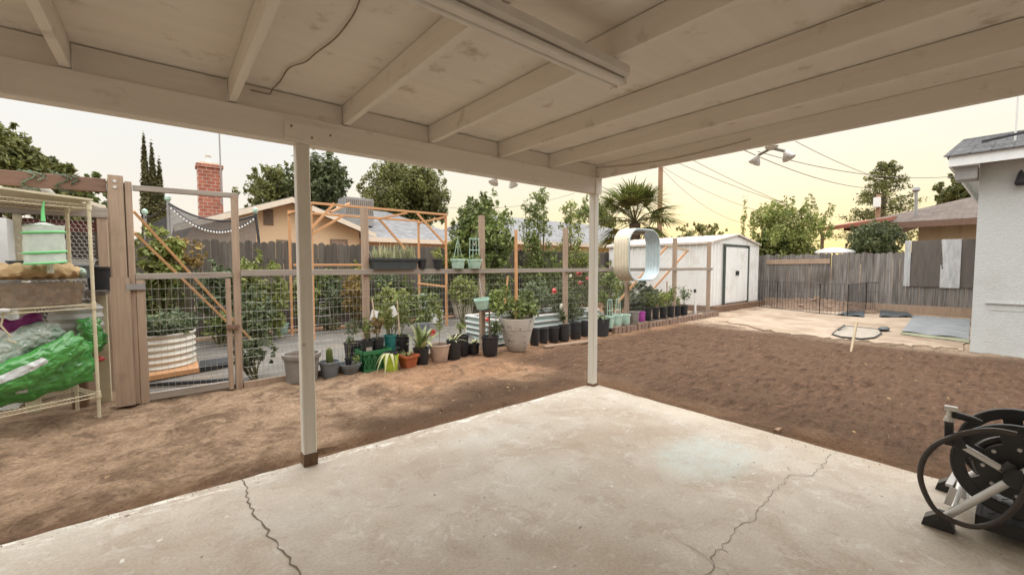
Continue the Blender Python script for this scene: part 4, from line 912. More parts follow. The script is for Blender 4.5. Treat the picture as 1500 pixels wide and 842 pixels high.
# 1 big tub behind the left post
t, c, h, r_ = pot(443, 562, 521, 54, 42, 'taupe', 'large taupe tub half hidden behind the front left post', lip=.02, lh=.06)
# 2 cactus
t, c, h, r_ = pot(483, 554, 531, 30, 21, 'bluegrey', 'blue grey pot holding the columnar cactus', lip=.008)
cc = thing('cactus_plant', 'short green columnar cactus in the blue grey pot', 'cactus', c+V((0, 0, h-.04)), 'plants growing in the fence pots')
mb = MB(); n = 22; prof = [(.028, 0), (.036, .06), (.038, .14), (.032, .19), (.012, .215), (.001, .217)]
v = [];
for r0, z in prof:
    for k in range(n): q = r0*(1.12 if k % 2 else .88); v.append(c+V((q*math.cos(2*PI*k/n), q*math.sin(2*PI*k/n), h-.04+z)))
mb.add(v, [(i*n+k, i*n+(k+1) % n, (i+1)*n+(k+1) % n, (i+1)*n+k) for i in range(len(prof)-1) for k in range(n)])
P('ribbed_column', mb, M['leafA'], cc)
P('side_shoot', MB().lathe([(.012, 0), (.018, .04), (.012, .08), (.001, .09)], 10, c+V((.035, -.01, h-.03))), M['leafA'], cc)
# 3 shallow bowl
t, c, h, r_ = pot(513, 549, 534, 34, 20, 'bluegrey', 'shallow blue grey bowl between the cactus pot and green crate', lip=.006, lh=.015)
p0 = c+V((-.02, 0, h-.03))
t2 = thing('plant_pot', 'tiny black pot with a bow sitting in the shallow bowl', 'plant pot', p0, 'plant pots along the garden fence')
P('pot', MB().lathe(potprof(.045, .035, .11, .006), 16, p0), M['black'], t2, smooth=True)
sprig(p0+V((0, 0, .1)), .52, 'thin leggy sapling in the tiny black pot', 'leafD', 80, .055, spread=.1, k=3)
sprig(c+V((.08, 0, h-.03)), .12, 'low green sprout at the edge of the shallow bowl', 'leafA', 30, .05, spread=.05)
# 4 green crate
ca_ = gpos(553, 543, 0, .02); cz = thing('plastic_crate', 'green lattice plastic crate carrying black pots', 'crate', (ca_.x, ca_.y+.14, 0))
x0, x1, y0, y1, ht = ca_.x-.20, ca_.x+.21, ca_.y, ca_.y+.30, .285
def lattice(p, u, L_):
    mb = MB(); p = V(p); u = V(u); k = 5
    mb.bar(p+V((0, 0, .015)), p+u*L_+V((0, 0, .015)), .012, .03); mb.bar(p+V((0, 0, ht-.025)), p+u*L_+V((0, 0, ht-.025)), .016, .05)
    for i in range(k+1): mb.bar(p+u*L_*i/k, p+u*L_*i/k+V((0, 0, ht)), .012, .014)
    for i in range(k):
        a, b_ = p+u*L_*i/k, p+u*L_*(i+1)/k
        mb.bar(a+V((0, 0, .03)), b_+V((0, 0, ht-.05)), .006, .012); mb.bar(b_+V((0, 0, .03)), a+V((0, 0, ht-.05)), .007, .012)
    return mb
for p, u, L_ in (((x0, y0, 0), (1, 0, 0), x1-x0), ((x0, y1, 0), (1, 0, 0), x1-x0), ((x0, y0, 0), (0, 1, 0), y1-y0), ((x1, y0, 0), (0, 1, 0), y1-y0)):
    P('lattice_side', lattice(p, u, L_), M['greencrate'], cz)
P('crate_floor', MB().box((x0+.01, y0+.01, .008), (x1-.01, y1-.01, .02)), M['greencrate'], cz)
P('crate_lining', MB().box((x0+.02, y0+.02, .02), (x1-.02, y1-.02, ht-.06)), M['greencrate'], cz)
CT = ht-.058
def smallpot(x, y, z, rt, rb, h, m_, label, **k):
    c = V((x, y, z)); t = thing('plant_pot', label, 'plant pot', c, 'plant pots along the garden fence')
    P('pot', MB().lathe(potprof(rt, rb, h, .006, .025), 24, c), M[m_], t, smooth=True); P('soil', MB().disc(c+V((0, 0, h-.03)), rt-.012, 14, wob=.006), M['soil'], t); return c+V((0, 0, h-.03))
q = smallpot(ca_.x-.10, ca_.y+.09, CT, .085, .07, .20, 'black', 'front left black pot standing on the green crate'); sprig(q, .30, 'small olive sprig in the front left crate pot', 'leafA', 60, .06)
P('pot_label', MB().box((q.x-.05, q.y-.088, CT+.06), (q.x+.03, q.y-.0835, CT+.11)), M['wire'], [o for o in bpy.data.objects if o.get('label', '').startswith('front left black pot')][0])
q = smallpot(ca_.x+.06, ca_.y+.13, CT, .09, .075, .20, 'black', 'middle black pot on the green crate under the white tag'); sprig(q, .42, 'rusty leaved young plant under the tilted white tag', 'rust', 70, .06, k=5)
q = smallpot(ca_.x+.28, ca_.y+.22, .02, .088, .06, .42, 'teal', 'tall teal pot just right of the green crate'); sprig(q, .42, 'bushy yellow green plant in the tall teal pot', 'leafC', 130, .06, k=6, spread=.13)
q = smallpot(ca_.x+.50, ca_.y+.30, .0, .11, .10, .40, 'black', 'black pot behind the lime green pot'); sprig(q, .6, 'tall leafy shrub growing behind the lime green pot', 'leafA', 170, .07, k=7, spread=.2, rr_=.1)
q = smallpot(ca_.x-.18, ca_.y+.42, .0, .13, .10, .36, 'black', 'tilted looking black pot behind the green crate'); 
# tags on stakes
for (xa, za, xb, zb, lb, tl) in ((545, 437, 553, 497, 'white tag card on a pale stake above the green crate', -.25), (582, 440, 585, 490, 'white tag card on a stake above the teal pot', .45)):
    a, b_ = at(xa, za, Y=5.85), at(xb, zb, Y=5.8)
    s_ = thing('plant_tag', lb, 'plant tag', b_)
    P('stake', MB().bar(a, b_, .018, .010), M['stake'], s_)
    k_ = at(548 if tl < 0 else 576, 462 if tl < 0 else 456, Y=5.835); u = V((math.cos(tl), 0, math.sin(tl))); w_ = V((-math.sin(tl), 0, math.cos(tl)))
    P('card', MB().prism([k_+u*.05*sx_+w_*.075*sz_ for sx_, sz_ in ((-1, -1), (1, -1), (1, 1), (-1, 1))], (0, -.004, 0)), M['white'], s_)
# 5 lime pot
t, c, h, r_ = pot(573, 545, 521, 23, 19, 'lime', 'bright lime green pot in front of the fence', lip=.004, lh=.012)
P('inner_pot', MB().lathe([(r_-.012, h-.02), (r_-.008, h+.03), (r_-.02, h+.032), (r_-.025, h-.01)], 24, c), M['black'], t, smooth=True)
al = thing('aloe_plant', 'pale drooping aloe spilling over the lime green pot', 'plant', c+V((0, 0, h)), 'plants growing in the fence pots'); mb = MB()
for a, l0 in ((3.6, .28), (4.1, .34), (3.0, .22), (4.6, .25), (5.2, .16)): mb.blade(c+V((-.03, -.02, h)), (math.cos(a)*.8, math.sin(a)*.8, .75), l0*1.25, .055, 1.25, 8)
P('leaf_rosette', mb, M['succ'], al)
# 6 terracotta square pot
tc_ = gpos(598, 540, 0, .09); h = .185; tq = thing('plant_pot', 'square terracotta pot between the lime and black pots', 'plant pot', tc_, 'plant pots along the garden fence')
mb = MB(); a, b_ = .075, .105; rot = .25
sq = lambda r, z: [tc_+V((r*1.41*math.cos(rot+PI/4+k*PI/2), r*1.41*math.sin(rot+PI/4+k*PI/2), z)) for k in range(4)]
v = sq(a, 0)+sq(b_*.95, h-.035)+sq(b_+.012, h-.034)+sq(b_+.014, h)+sq(b_-.004, h)+sq(b_-.012, h-.04)
mb.add(v, [(3, 2, 1, 0)]+[(4*i+k, 4*i+(k+1) % 4, 4*i+4+(k+1) % 4, 4*i+4+k) for i in range(5) for k in range(4)]+[(20, 21, 22, 23)])
P('pot', mb, M['terracotta'], tq)
straps(tc_+V((0, 0, h-.04)), 14, .22, .035, 'spiky grey green aloe in the square terracotta pot', 'agave', 'aloe_plant')
# 7 black with agave
t, c, h, r_ = pot(617, 535, 511, 25, 20, 'black', 'black pot holding the tall striped agave')
straps(c+V((0, 0, h-.04)), 17, .72, .085, 'tall striped yellow edged agave in a black pot', 'agave', 'agave_plant', .5, .75, 1.5)
# 8 blush
t, c, h, r_ = pot(644, 531, 506, 33, 23, 'blush', 'blush pink pot holding a thin staked sapling', lip=.01, lh=.025)
sprig(c+V((0, 0, h-.03)), .8, 'thin staked sapling in the blush pink pot', 'leafC', 90, .06, spread=.07, k=2)
# 9-11
t, c, h, r_ = pot(665, 528, 499, 23, 20, 'black', 'front black pot with torn side beside the blush pot'); straps(c+V((0, 0, h-.03)), 12, .3, .05, 'broad leaved pale plant in the torn black pot', 'succ', 'leafy_plant', .5, .3, 1.2)
t, c, h, r_ = pot(675, 522, 493, 25, 23, 'black', 'taller black pot tucked behind the torn black pot'); sprig(c+V((0, 0, h-.03)), .25, 'bare twig with few leaves in the taller black pot', 'leafA', 40, .06)
t, c, h, r_ = pot(694, 519, 504, 18, 15, 'black', 'small black pot holding a variegated plant'); straps(c+V((0, 0, h-.03)), 16, .28, .05, 'variegated pale plant spilling from a small black pot', 'succ', 'leafy_plant', .6, .3, 1.3)
t, c, h, r_ = pot(718, 522, 494, 27, 21, 'black', 'black pot holding a dark trunked little tree left of the urn', lip=.012)
bt = thing('potted_tree', 'little dark trunked rose tree left of the stone urn', 'tree', c+V((0, 0, h-.04)))
P('trunk', MB().tube([c+V((0, 0, h-.04)), c+V((.0, .02, .5)), c+V((.01, .03, .75))], [.02, .016, .012], 8), M['bark'], bt); P('foliage', MB().leaves([(c+V((.12, .06, .45)), .13), (c+V((.2, .05, .42)), .11)], 120, .07), M['leafB'], bt)
P('flower', MB().leaves([(c+V((.03, .12, .56)), .035)], 22, .05, .8), M['rose'], bt)
q = smallpot(c.x+.16, c.y+.12, .0, .07, .06, .28, 'teal', 'small teal pot peeking out left of the stone urn')
# 12 urn
s = depth(at(757, 515, Z=0))/FPX; c = gpos(757, 515, 0, .13); hU = 48*s*1.02; rU = 27*s
ur = thing('stone_urn', 'large stained pale stone urn with a tall wooden stake', 'urn', c)
P('bowl', MB().lathe([(rU*.48, 0), (rU*.52, .01), (rU*.72, hU*.3), (rU*.85, hU*.62), (rU*.87, hU*.66), (rU*.89, hU*.665), (rU*.93, hU*.8), (rU, hU*.97), (rU*1.0, hU), (rU*.92, hU), (rU*.9, hU-.05)], 40, c), M['urn'], ur, smooth=True)
P('soil', MB().disc(c+V((0, 0, hU-.045)), rU*.91, 20, wob=.015), M['soil'], ur)
sk = at(756, 470, Y=c.y); sk2 = at(754, 337, Y=c.y)
tag(MB().bar((c.x-.01, c.y, hU-.05), (c.x-.02, c.y, sk2.z), .045, .035).build('wooden_stake', M['lumber']), 'tall square wooden stake standing in the stone urn', 'stake')
cl_ = [(c+V((R.uniform(-.42, .4), R.uniform(-.2, .3), hU+R.uniform(.05, .42))), .13) for k in range(16)]
plant('potted_plant', 'sprawling leafy plant tied to the stake in the urn', 'plant', c+V((0, 0, hU-.04)), 'leafA', cl_, 620, .085, [[c+V((0, 0, hU-.04)), V(q[0])] for q in cl_[:9]])
# 13 row of black nursery pots
for px, pb, pt, w_, lb in ((783, 506, 482, 15, 'first black pot right of the stone urn'), (796, 503, 482, 15, 'second black pot right of the stone urn'), (811, 501, 480, 19, 'third black pot right of the stone urn'), (826, 500, 477, 18, 'black pot with torn label under the white rose'), (843, 497, 473, 18, 'black pot under the big rose bush'), (857, 493, 471, 14, 'black pot just left of the front right post')):
    t, c, h, r_ = pot(px, pb, pt, w_, w_*.84, 'black', lb)
    if px == 826: sprig(c+V((0, 0, h-.03)), .3, 'small white flowering rose in the torn label pot', 'leafB', 90, .06)
t, c, h, r_ = pot(879, 493, 468, 28, 24, 'black', 'wide ribbed black pot just right of the front right post', rib=.03)
straps(c+V((0, 0, h-.03)), 22, .42, .09, 'broad leafed plant in the wide ribbed black pot', 'leafD', 'leafy_plant', .9, .2, 1.3)
for k, (px, pb, pt, w_, lb) in enumerate(((893, 481, 464, 14, 'leftmost of three mint pots on the brick edging'), (905, 477, 462, 14, 'middle of three mint pots on the brick edging'), (917, 475, 461, 14, 'rightmost of three mint pots on the brick edging'))):
    t, c, h, r_ = pot(px, pb, pt, w_, w_*.72, 'mint', lb, z=.14)
    if k < 2:
        cg = thing('plant_cage', ('left' if k == 0 else 'right')+' pale green plastic trellis in a mint pot', 'plant cage', c+V((0, 0, h)), 'pale green plastic trellises')
        mb = MB(); hw = .085
        for s in (-1, 1): mb.bar(c+V((hw*s*1.1, 0, h-.05)), c+V((hw*s*.75, 0, h+.36)), .012, .01)
        mb.bar(c+V((0, 0, h-.05)), c+V((0, 0, h+.36)), .010, .01)
        for z, f in ((.12, .98), (.35, .76)): mb.bar(c+V((-hw*f, -.006, h+z)), c+V((hw*f, -.006, h+z)), .012, .012)
        P('trellis_frame', mb, M['mint'], cg)
t, c, h, r_ = pot(929, 474, 457, 15, 11, 'taupe', 'grey brown pot right of the mint pots', z=.14)
t, c, h, r_ = pot(940, 471, 457, 11, 9, 'magenta', 'small pot with purple printed wrapper beside black pots', z=.14)
bl = ('first', 'second', 'third', 'fourth', 'fifth', 'last')
for k, (px, pb, pt) in enumerate(((949, 469, 452), (960, 467, 451), (971, 466, 450.5), (982, 464, 449), (992, 462.5, 448.5), (1002, 462, 448))):
    t, c, h, r_ = pot(px, pb, pt, 11.5, 9, 'black', bl[k]+' of six black pots lined up along the brick edging', z=.12)
    if k in (0, 1, 2, 3, 5): sprig(c+V((0, 0, h-.03)), R.uniform(.35, .62), bl[k]+' brick edging pot\'s low leafy plant', ('leafA', 'leafB', 'leafC', 'leafA', 'leafA', 'leafD')[k], 90, .08, spread=.24, k=6, rr_=.1)
# bricks, each one its own
B0, B1 = at(897, 489, Z=0), at(1052, 462, Z=0); d = (B1-B0); L_ = d.length; d.normalize(); nb = 34
proto = None
for k in range(nb):
    p = B0+d*(L_*(k+.5)/nb); sz = L_/nb
    if proto is None:
        proto = MB().bar((0, 0, -.03), (0, 0, .135), sz*.42, .10, up=(0, 1, 0), ch=.12).build('edging_brick', M['brick'])
        tag(proto, 'weathered reddish paver brick standing in the edging row', 'brick', 'bricks edging the garden bed')
        o = proto
    else: o = proto.copy(); C.objects.link(o)
    o.location = p+V((R.uniform(-.012, .012), R.uniform(-.015, .015), R.uniform(-.012, .012))); o.rotation_euler = (R.uniform(-.08, .08), R.uniform(-.06, .06), math.atan2(d.y, d.x)+R.uniform(-.12, .12)); o.scale = (R.uniform(1.4, 1.9), 1, R.uniform(.9, 1.08))
tag(MB().bar(at(797, 508, Z=.02), at(868, 499, Z=.02), .06, .035).build('edging_board', M['postwood']), 'long thin board lying on the dirt before the black pots', 'board')
tag(MB().sheet(lambda u, v: V((7.5+u*5.5, 5.70+v*.32+u*.14, .10+.015*math.sin(u*60)*math.cos(v*9))), 60, 4).build('raised_soil', M['soil'], smooth=True), kind='structure')
# pvc stake
pv = at(1019, 461, Z=.1); tp = at(1018, 424, Y=pv.y)
t = thing('pvc_pipe', 'upright white plastic pipe with black cap behind the bricks', 'pipe', (pv.x, pv.y, 0))
P('pipe', MB().tube([(pv.x, pv.y, 0), (tp.x, pv.y, tp.z-.07)], .026, 10), M['white'], t); P('cap', MB().lathe([(.034, tp.z-.08), (.034, tp.z), (.001, tp.z+.01)], 10, (tp.x, pv.y, 0)), M['black'], t)

# ---- things on the rail
RT_ = 1.40; a, b_ = at(541, 396, Y=FY-.05), at(611, 396, Y=FY-.05)
bx = thing('planter_box', 'long charcoal planter trough standing on the fence rail', 'planter', (a.x/2+b_.x/2, FY-.05, RT_))
def trough(x0, x1, y, z, h, w0, w1):
    pr = lambda i, zz, g=0: [V((x0+i+g, y-w0-g*0, zz)), V((x1-i-g, y-w0, zz)), V((x1-i-g, y+w0, zz)), V((x0+i+g, y+w0, zz))]
    def ring(i, ww, zz): return [V((x0+i, y-ww, zz)), V((x1-i, y-ww, zz)), V((x1-i, y+ww, zz)), V((x0+i, y+ww, zz))]
    v = ring(.05, w0*.75, z)+ring(.02, w0*.95, z+h*.8)+ring(.005, w1*1.05, z+h*.8)+ring(0, w1*1.1, z+h)+ring(.012, w1, z+h)+ring(.02, w1*.9, z+h*.75)
    return MB().add(v, [(3, 2, 1, 0)]+[(4*i+k, 4*i+(k+1) % 4, 4*i+4+(k+1) % 4, 4*i+4+k) for i in range(5) for k in range(4)]+[(20, 21, 22, 23)])
P('trough', trough(a.x, b_.x, FY-.05, RT_+.001, .155, .09, .10), M['planter'], bx)
mb = MB()
for k in range(120): mb.blade((R.uniform(a.x+.05, b_.x-.05), FY-.05+R.uniform(-.06, .06), RT_+.13), (R.uniform(-.3, .3), R.uniform(-.3, .3), 1), R.uniform(.15, .30), .030, R.uniform(0, .25), 4)
t = thing('succulent_plant', 'pale upright spiky succulents filling the trough on the rail', 'plant', (a.x/2+b_.x/2, FY-.05, RT_+.13)); P('leaf_rosette', mb, M['succ'], t)
def railpot(px, pt, w_, m_, label, h=.15):
    p = at(px, 396, Y=FY-.05); s = depth(p)/FPX; r0 = w_/2*s; c = V((p.x, FY-.05, RT_+.001)); t = thing('plant_pot', label, 'plant pot', c, 'plant pots standing on the fence rail')
    P('pot', MB().lathe(potprof(r0-.008, r0*.72, h, .008), 24, c), M[m_], t, smooth=True); P('soil', MB().disc(c+V((0, 0, h-.03)), r0-.02, 14, wob=.005), M['soil'], t); return c+V((0, 0, h-.03)), r0
railpot(618, 380, 14, 'black', 'empty black pot next to the trough on the rail')
q, r0 = railpot(641, 380, 15, 'black', 'black pot with a yellow sprout on the rail'); sprig(q, .22, 'yellow green sprout in the black rail pot', 'leafC', 40, .07)
for px, lb in ((671, 'left'), (695, 'right')):
    q, r0 = railpot(px, 378, 23, 'mint', lb+' mint bowl planter on the fence rail', .155)
    plant('trailing_plant', 'bushy trailing plant in the '+lb+' mint bowl on the rail', 'plant', q, 'leafA', [(q+V((R.uniform(-.1, .1), R.uniform(-.08, .08), R.uniform(.0, .1))), .06) for k in range(8)], 170, .05, group='plants growing in the rail pots')
    hg = thing('plant_cage', lb+' pale wire trellis standing in a mint rail bowl', 'plant cage', q, 'pale trellises in the rail bowls'); mb = MB()
    if lb == 'left':
        for s in (-1, 0, 1): mb.tube([q+V((s*.09, 0, .0)), q+V((s*.012, 0, .32))], .004, 5)
        mb.tube([q+V((0, 0, .32)), q+V((0, 0, .40))], .005, 5)
    else:
        for s in (-1, -.3, .4, 1): mb.tube([q+V((s*.10, 0, .0)), q+V((s*.085, 0, .38))], .005, 5)
        for z in (.18, .37): mb.tube([q+V((-.1, 0, z)), q+V((.1, 0, z))], .006, 5)
    P('trellis_frame', mb, M['mint'], hg)
# hanging mint basket below the rail
hb = at(708, 452, Y=FY-.14); t = thing('hanging_basket', 'tilted mint hanging basket slung from the fence rail', 'hanging basket', hb)
s = depth(hb)/FPX; tl = Matrix.Rotation(-.16, 3, 'Y')
mb = MB().lathe([(9*s, 0), (9.4*s, .01), (11.4*s, 12*s), (12.2*s, 12.5*s), (12.2*s, 15*s), (11*s, 15*s), (10.6*s, 11*s)], 26); mb.v = [tuple(hb+tl @ V(p)) for p in mb.v]; P('basket', mb, M['mint'], t, smooth=True)
mb = MB().lathe([(9.5*s, -.012), (9.6*s, -.001)], 26); mb.v = [tuple(hb+tl @ V(p)) for p in mb.v]; P('saucer', mb, M['planter'], t)
hk = at(702, 408, Y=FY-.1); mb = MB()
for an in (0, 2.1, 4.2): mb.tube([hk, hb+tl @ V((11.6*s*math.cos(an), 11.6*s*math.sin(an), 15*s))], .003, 5)
P('hanger_wires', mb, M['wire'], t)

# ---- the orange greenhouse frame
GY0, GY1 = 8.74, 9.5
of_ = thing('greenhouse_frame', 'open box frame of fresh orange lumber inside the garden', 'frame', (3.6, 9.1, 0))
nl, nr, fl, fr = at(455, 294, Y=GY0), at(653, 318, Y=GY0), at(423, 304, Y=GY1), at(613, 326, Y=GY1)
zt = (nl.z+nr.z)/2; zf = (fl.z+fr.z)/2
def lum(nm, a, b_, w_=.045, h_=.045): P(nm, MB().bar(a, b_, w_, h_), M['lumber'], of_)
for p in (nl, nr, fl, fr): lum('post', (p.x, p.y, 0), (p.x, p.y, (zt if p in (nl, nr) else zf)))
lum('top_rail', (nl.x, GY0-.04, zt), (nr.x, GY0-.04, zt)); lum('top_rail', (fl.x, GY1+.04, zf-.02), (fr.x, GY1+.04, zf-.02))
lum('side_rail', (nl.x-.01, GY0, zt-.05), (fl.x-.01, GY1, zf-.07)); lum('side_rail', (nr.x, GY0, zt-.05), (fr.x, GY1, zf-.07))
for a, b_, y in (((611, 313), (652, 358), GY0-.05), ((490, 298), (453, 338), GY0-.05), ((555, 320), (603, 376), GY1-.05), ((503, 316), (450, 347), GY1-.05)): lum('knee_brace', at(*a, Y=y), at(*b_, Y=y), .03, .05)
lum('cross_brace', at(484, 311, Y=GY0+.05), at(512, 298, Y=GY1-.1), .03, .04); lum('cross_brace', at(553, 321, Y=GY1-.06), at(596, 312, Y=GY0+.06), .03, .04)
lum('shelf_rail', at(430, 388, Y=GY1-.06), at(536, 388, Y=GY1-.06)); lum('shelf_rail', at(612, 415, Y=GY1-.05), at(654, 420, Y=GY0+.05))
# leaning trellis by the shed
lt = thing('leaning_trellis', 'fresh orange wood trellis leaning before the shed wall', 'trellis', at(915, 440, Y=6.5))
a0, a1, c0_, c1_ = at(977, 361, Y=6.15), at(905, 443, Y=6.7), at(1007, 367, Y=6.1), at(940, 442, Y=6.55)
for a, b_ in ((a0, a1), (c0_, c1_)): P('side_bar', MB().bar(a, b_, .035, .05), M['lumber'], lt)
P('top_bar', MB().bar(a0+V((-.02, -.03, .02)), c0_+V((.02, -.03, 0)), .03, .05), M['stake'], lt)
mb = MB()
for k in range(1, 9): mb.tube([a0.lerp(a1, k/9), c0_.lerp(c1_, k/9)], .003, 4)
for k in (1, 2, 3): mb.tube([a0.lerp(c0_, k/4), a1.lerp(c1_, k/4)], .003, 4)
P('wire_mesh', mb, M['wire'], lt)

# ---- hanging hoop (raised bed ring) on the fence post
HYF, HYB = 5.42, 5.80
hl, hr_ = at(921, 375, Y=HYF), at(966, 375, Y=HYF); ht_, hb_ = at(942, 336, Y=HYF).z, at(942, 410, Y=HYF).z
cx_, cz_, hw, hh = (hl.x+hr_.x)/2, (ht_+hb_)/2, (hr_.x-hl.x)/2, (ht_-hb_)/2
ho = thing('raised_bed_ring', 'rounded corrugated steel planter ring hung on the fence post', 'planter ring', (cx_, (HYF+HYB)/2, cz_))
rc_ = hw*.58; out = []
for qx, qz, a0_ in ((1, 1, 0), (-1, 1, PI/2), (-1, -1, PI), (1, -1, 3*PI/2)):
    for k in range(9): a = a0_+PI/2*k/8; out.append((qx*(hw-rc_)+rc_*math.cos(a), qz*(hh-rc_)+rc_*math.sin(a)))
def ringband(off):
    mb = MB(); ny = 50; n = len(out); v = []
    for j in range(ny+1):
        y = HYF+(HYB-HYF)*j/ny; w_ = off+.026*abs(math.cos(PI*j/ny*5))
        for x, z in out:
            l0 = math.hypot(x/hw, z/hh)+1e-6; d0 = V((x/hw, 0, z/hh)).normalized(); v.append(V((cx_+x, y, cz_+z))+d0*w_)
    return mb.add(v, [(j*n+k, j*n+(k+1) % n, (j+1)*n+(k+1) % n, (j+1)*n+k) for j in range(ny) for k in range(n)])
P('outer_skin', ringband(0), M['corrbeige'], ho, smooth=True); P('inner_skin', ringband(-.006), M['corrin'], ho, smooth=True)
mb = MB(); mb.tube([V((cx_+x, HYF, cz_+z)) for x, z in out+out[:1]], .014, 6); P('rim_edge', mb, M['corrin'], ho, smooth=True)
P('hanger_bar', MB().bar((8.37, FY+.0, ht_-.06), (8.37, HYF+.03, ht_-.06), .04, .06), M['postwood'], ho); P('seam_strip', MB().bar((cx_-hw+.02, HYF+.03, cz_-hh*.5), (cx_-hw+.02, HYF+.03, cz_+hh*.6), .02, .05), M['skid'], ho)

# ---- garden beds, tubs and bushes inside the fence
def corrug(mb, c, rx_, ry_, h, waves, n=48, z0=0):
    v = []; m_ = waves*6
    for j in range(m_+1):
        z = z0+h*j/m_; w_ = .014*math.cos(2*PI*waves*j/m_)
        for k in range(n): t = 2*PI*k/n; v.append(V(c)+V(((rx_+w_)*math.cos(t), (ry_+w_)*math.sin(t), z)))
    return mb.add(v, [(j*n+k, j*n+(k+1) % n, (j+1)*n+(k+1) % n, (j+1)*n+k) for j in range(m_) for k in range(n)])
bc = at(226, 512, Y=7.55); bc.z = .1
tb = thing('round_garden_bed', 'round cream corrugated steel bed seen through the gate', 'garden bed', bc)
P('corrugated_wall', corrug(MB(), bc, .45, .45, .42, 5), M['corr'], tb, smooth=True); P('rim', MB().tube([bc+V((.455*math.cos(k*PI/24), .455*math.sin(k*PI/24), .43)) for k in range(49)], .015, 6), M['corr'], tb, smooth=True)
P('soil', MB().disc(bc+V((0, 0, .38)), .44, 28, 1, 1, .02), M['soil'], tb)
plant('leafy_vegetable', 'low dark leafy plant filling the round corrugated bed', 'plant', bc+V((0, 0, .4)), 'leafD', [(bc+V((.50*math.cos(k*2.4)*math.sqrt((k+1)/27), .45*math.sin(k*2.4)*math.sqrt((k+1)/27), .5+R.uniform(-.03, .1))), .13) for k in range(26)], 1900, .075)
tag(MB().prism([at(207, 560, Z=.03), at(292, 545, Z=.03), at(285, 520, Z=.03), at(205, 530, Z=.03)], (0, 0, .06)).build('wood_platform', M['lumber']), 'orange plywood base under the round corrugated bed', 'platform')
tag(MB().tube([at(213, 563, Z=.05), at(260, 561, Z=.05), at(335, 556, Z=.05)], .025, 8).build('drip_hose', M['black'], smooth=True), 'black drip hose lying just behind the garden gate', 'hose')
tag(MB().prism([at(291, 545, Z=.03), at(338, 537, Z=.03), at(338, 529, Z=.03), at(294, 535, Z=.03)], (0, 0, .07)).build('plant_tray', M['black']), 'flat black tray lying on the fabric behind the gate', 'tray')
# long corrugated bed
p0, p1 = at(706, 480, Z=.03), at(838, 487, Z=.03)
lx0, lx1, ly0, ly1 = 4.75, 7.75, 6.25, 7.25
lb_ = thing('long_garden_bed', 'long green and white corrugated raised bed behind the urn', 'garden bed', ((lx0+lx1)/2, (ly0+ly1)/2, 0))
def bedside(p, q, h=.42):
    p, q = V(p), V(q); d = (q-p).normalized(); n_ = V((d.y, -d.x, 0)); return MB().sheet(lambda u, v: p.lerp(q, u)+n_*.022*math.cos(v*2*PI*4)+V((0, 0, h*v)), 2, 40)
for p, q in (((lx0, ly0, 0), (lx1, ly0, 0)), ((lx1, ly0, 0), (lx1, ly1, 0)), ((lx1, ly1, 0), (lx0, ly1, 0)), ((lx0, ly1, 0), (lx0, ly0, 0))):
    P('corrugated_side', bedside(p, q), M['bedgreen'], lb_, smooth=True); P('top_edge', MB().bar(V(p)+V((0, 0, .43)), V(q)+V((0, 0, .43)), .05, .03), M['white'], lb_)
    for z in (.105, .21, .315): P('side_stripe', MB().bar(V(p)+V((0, 0, z)), V(q)+V((0, 0, z)), .056, .028), M['white'], lb_)
P('soil', MB().box((lx0+.02, ly0+.02, .0), (lx1-.02, ly1-.02, .33)), M['soil'], lb_)
for k, lb in enumerate(('left end of', 'middle of', 'right end of')):
    q = V((lx0+.5+k*1.0, (ly0+ly1)/2, .33)); sprig(q, .4, 'young vegetable plant at the '+lb+' the long corrugated bed', 'leafA', 150, .08, 'vegetable_plant', .3, 7, .1)
def bush(px0, px1, py0, py1, Y, mat_, label, n=1500, ls=.09, nm='garden_bush', stems=6, k=26, cat='bush', rr_=None, asp=.42, seed=0):
    """clump of stems with leaves, filling the given size at distance Y"""
    c = at((px0+px1)/2, (py0+py1)/2, Y=Y); s = depth(c)/FPX; rx_, rz = (px1-px0)/2*s, (py1-py0)/2*s; b0 = V((c.x, Y, 0))
    rc0 = rr_ or min(rx_, rz)*.36; cl_ = crown_clumps(c, (max(rx_-rc0*.6, .05), rx_*.6, max(rz-rc0*.6, .05)), k, rc0, hash(label) % 999 if not seed else seed)
    st = [[b0+V((R.uniform(-.15, .15)*rx_, R.uniform(-.1, .1), 0)), V(q[0])+V((0, 0, -.05))] for q in cl_[:stems*2]]
    return plant(nm, label, cat, b0, mat_, cl_, n, ls, st, 'bushes in the vegetable garden', asp, .012, shell=.55)
bush(345, 422, 368, 505, 9.3, 'leafC', 'bright tall pepper bush left of the orange frame', 2600, .10, k=40, seed=1)
bush(340, 400, 420, 500, 8.7, 'leafD', 'darker bush low beside the gate post', 900, .10, seed=2)
bush(196, 262, 330, 425, 9.7, 'leafC', 'yellow green vine climbing behind the leaning slats', 900, .12, k=24, seed=3)
bush(225, 302, 345, 400, 10.1, 'rust', 'sparse rusty leaved shrub against the dark fence', 420, .11, k=16, seed=4)
bush(288, 350, 385, 470, 9.4, 'leafD', 'dark green shrub behind the latch side of the gate', 1300, .10, k=26, seed=5)
bush(462, 510, 400, 482, 9.7, 'leafD', 'thin dusky shrub behind the front left post', 700, .09, seed=6)
bush(500, 540, 395, 470, 9.2, 'rust', 'rust tinted citrus shrub left of the tall fence post', 700, .10, seed=7)
bush(545, 600, 415, 480, 8.0, 'leafC', 'yellow green citrus shrub behind the white tags', 1000, .09, seed=8)
bush(575, 612, 400, 470, 9.9, 'leafA', 'mid green shrub behind the orange frame', 900, .10, seed=9)
bush(612, 650, 395, 450, 10.1, 'leafD', 'blue green shrub framed by the right orange posts', 800, .10, seed=10)
bush(655, 705, 405, 448, 8.6, 'leafC', 'lemon bush above the perforated cream pot', 800, .09, seed=11)
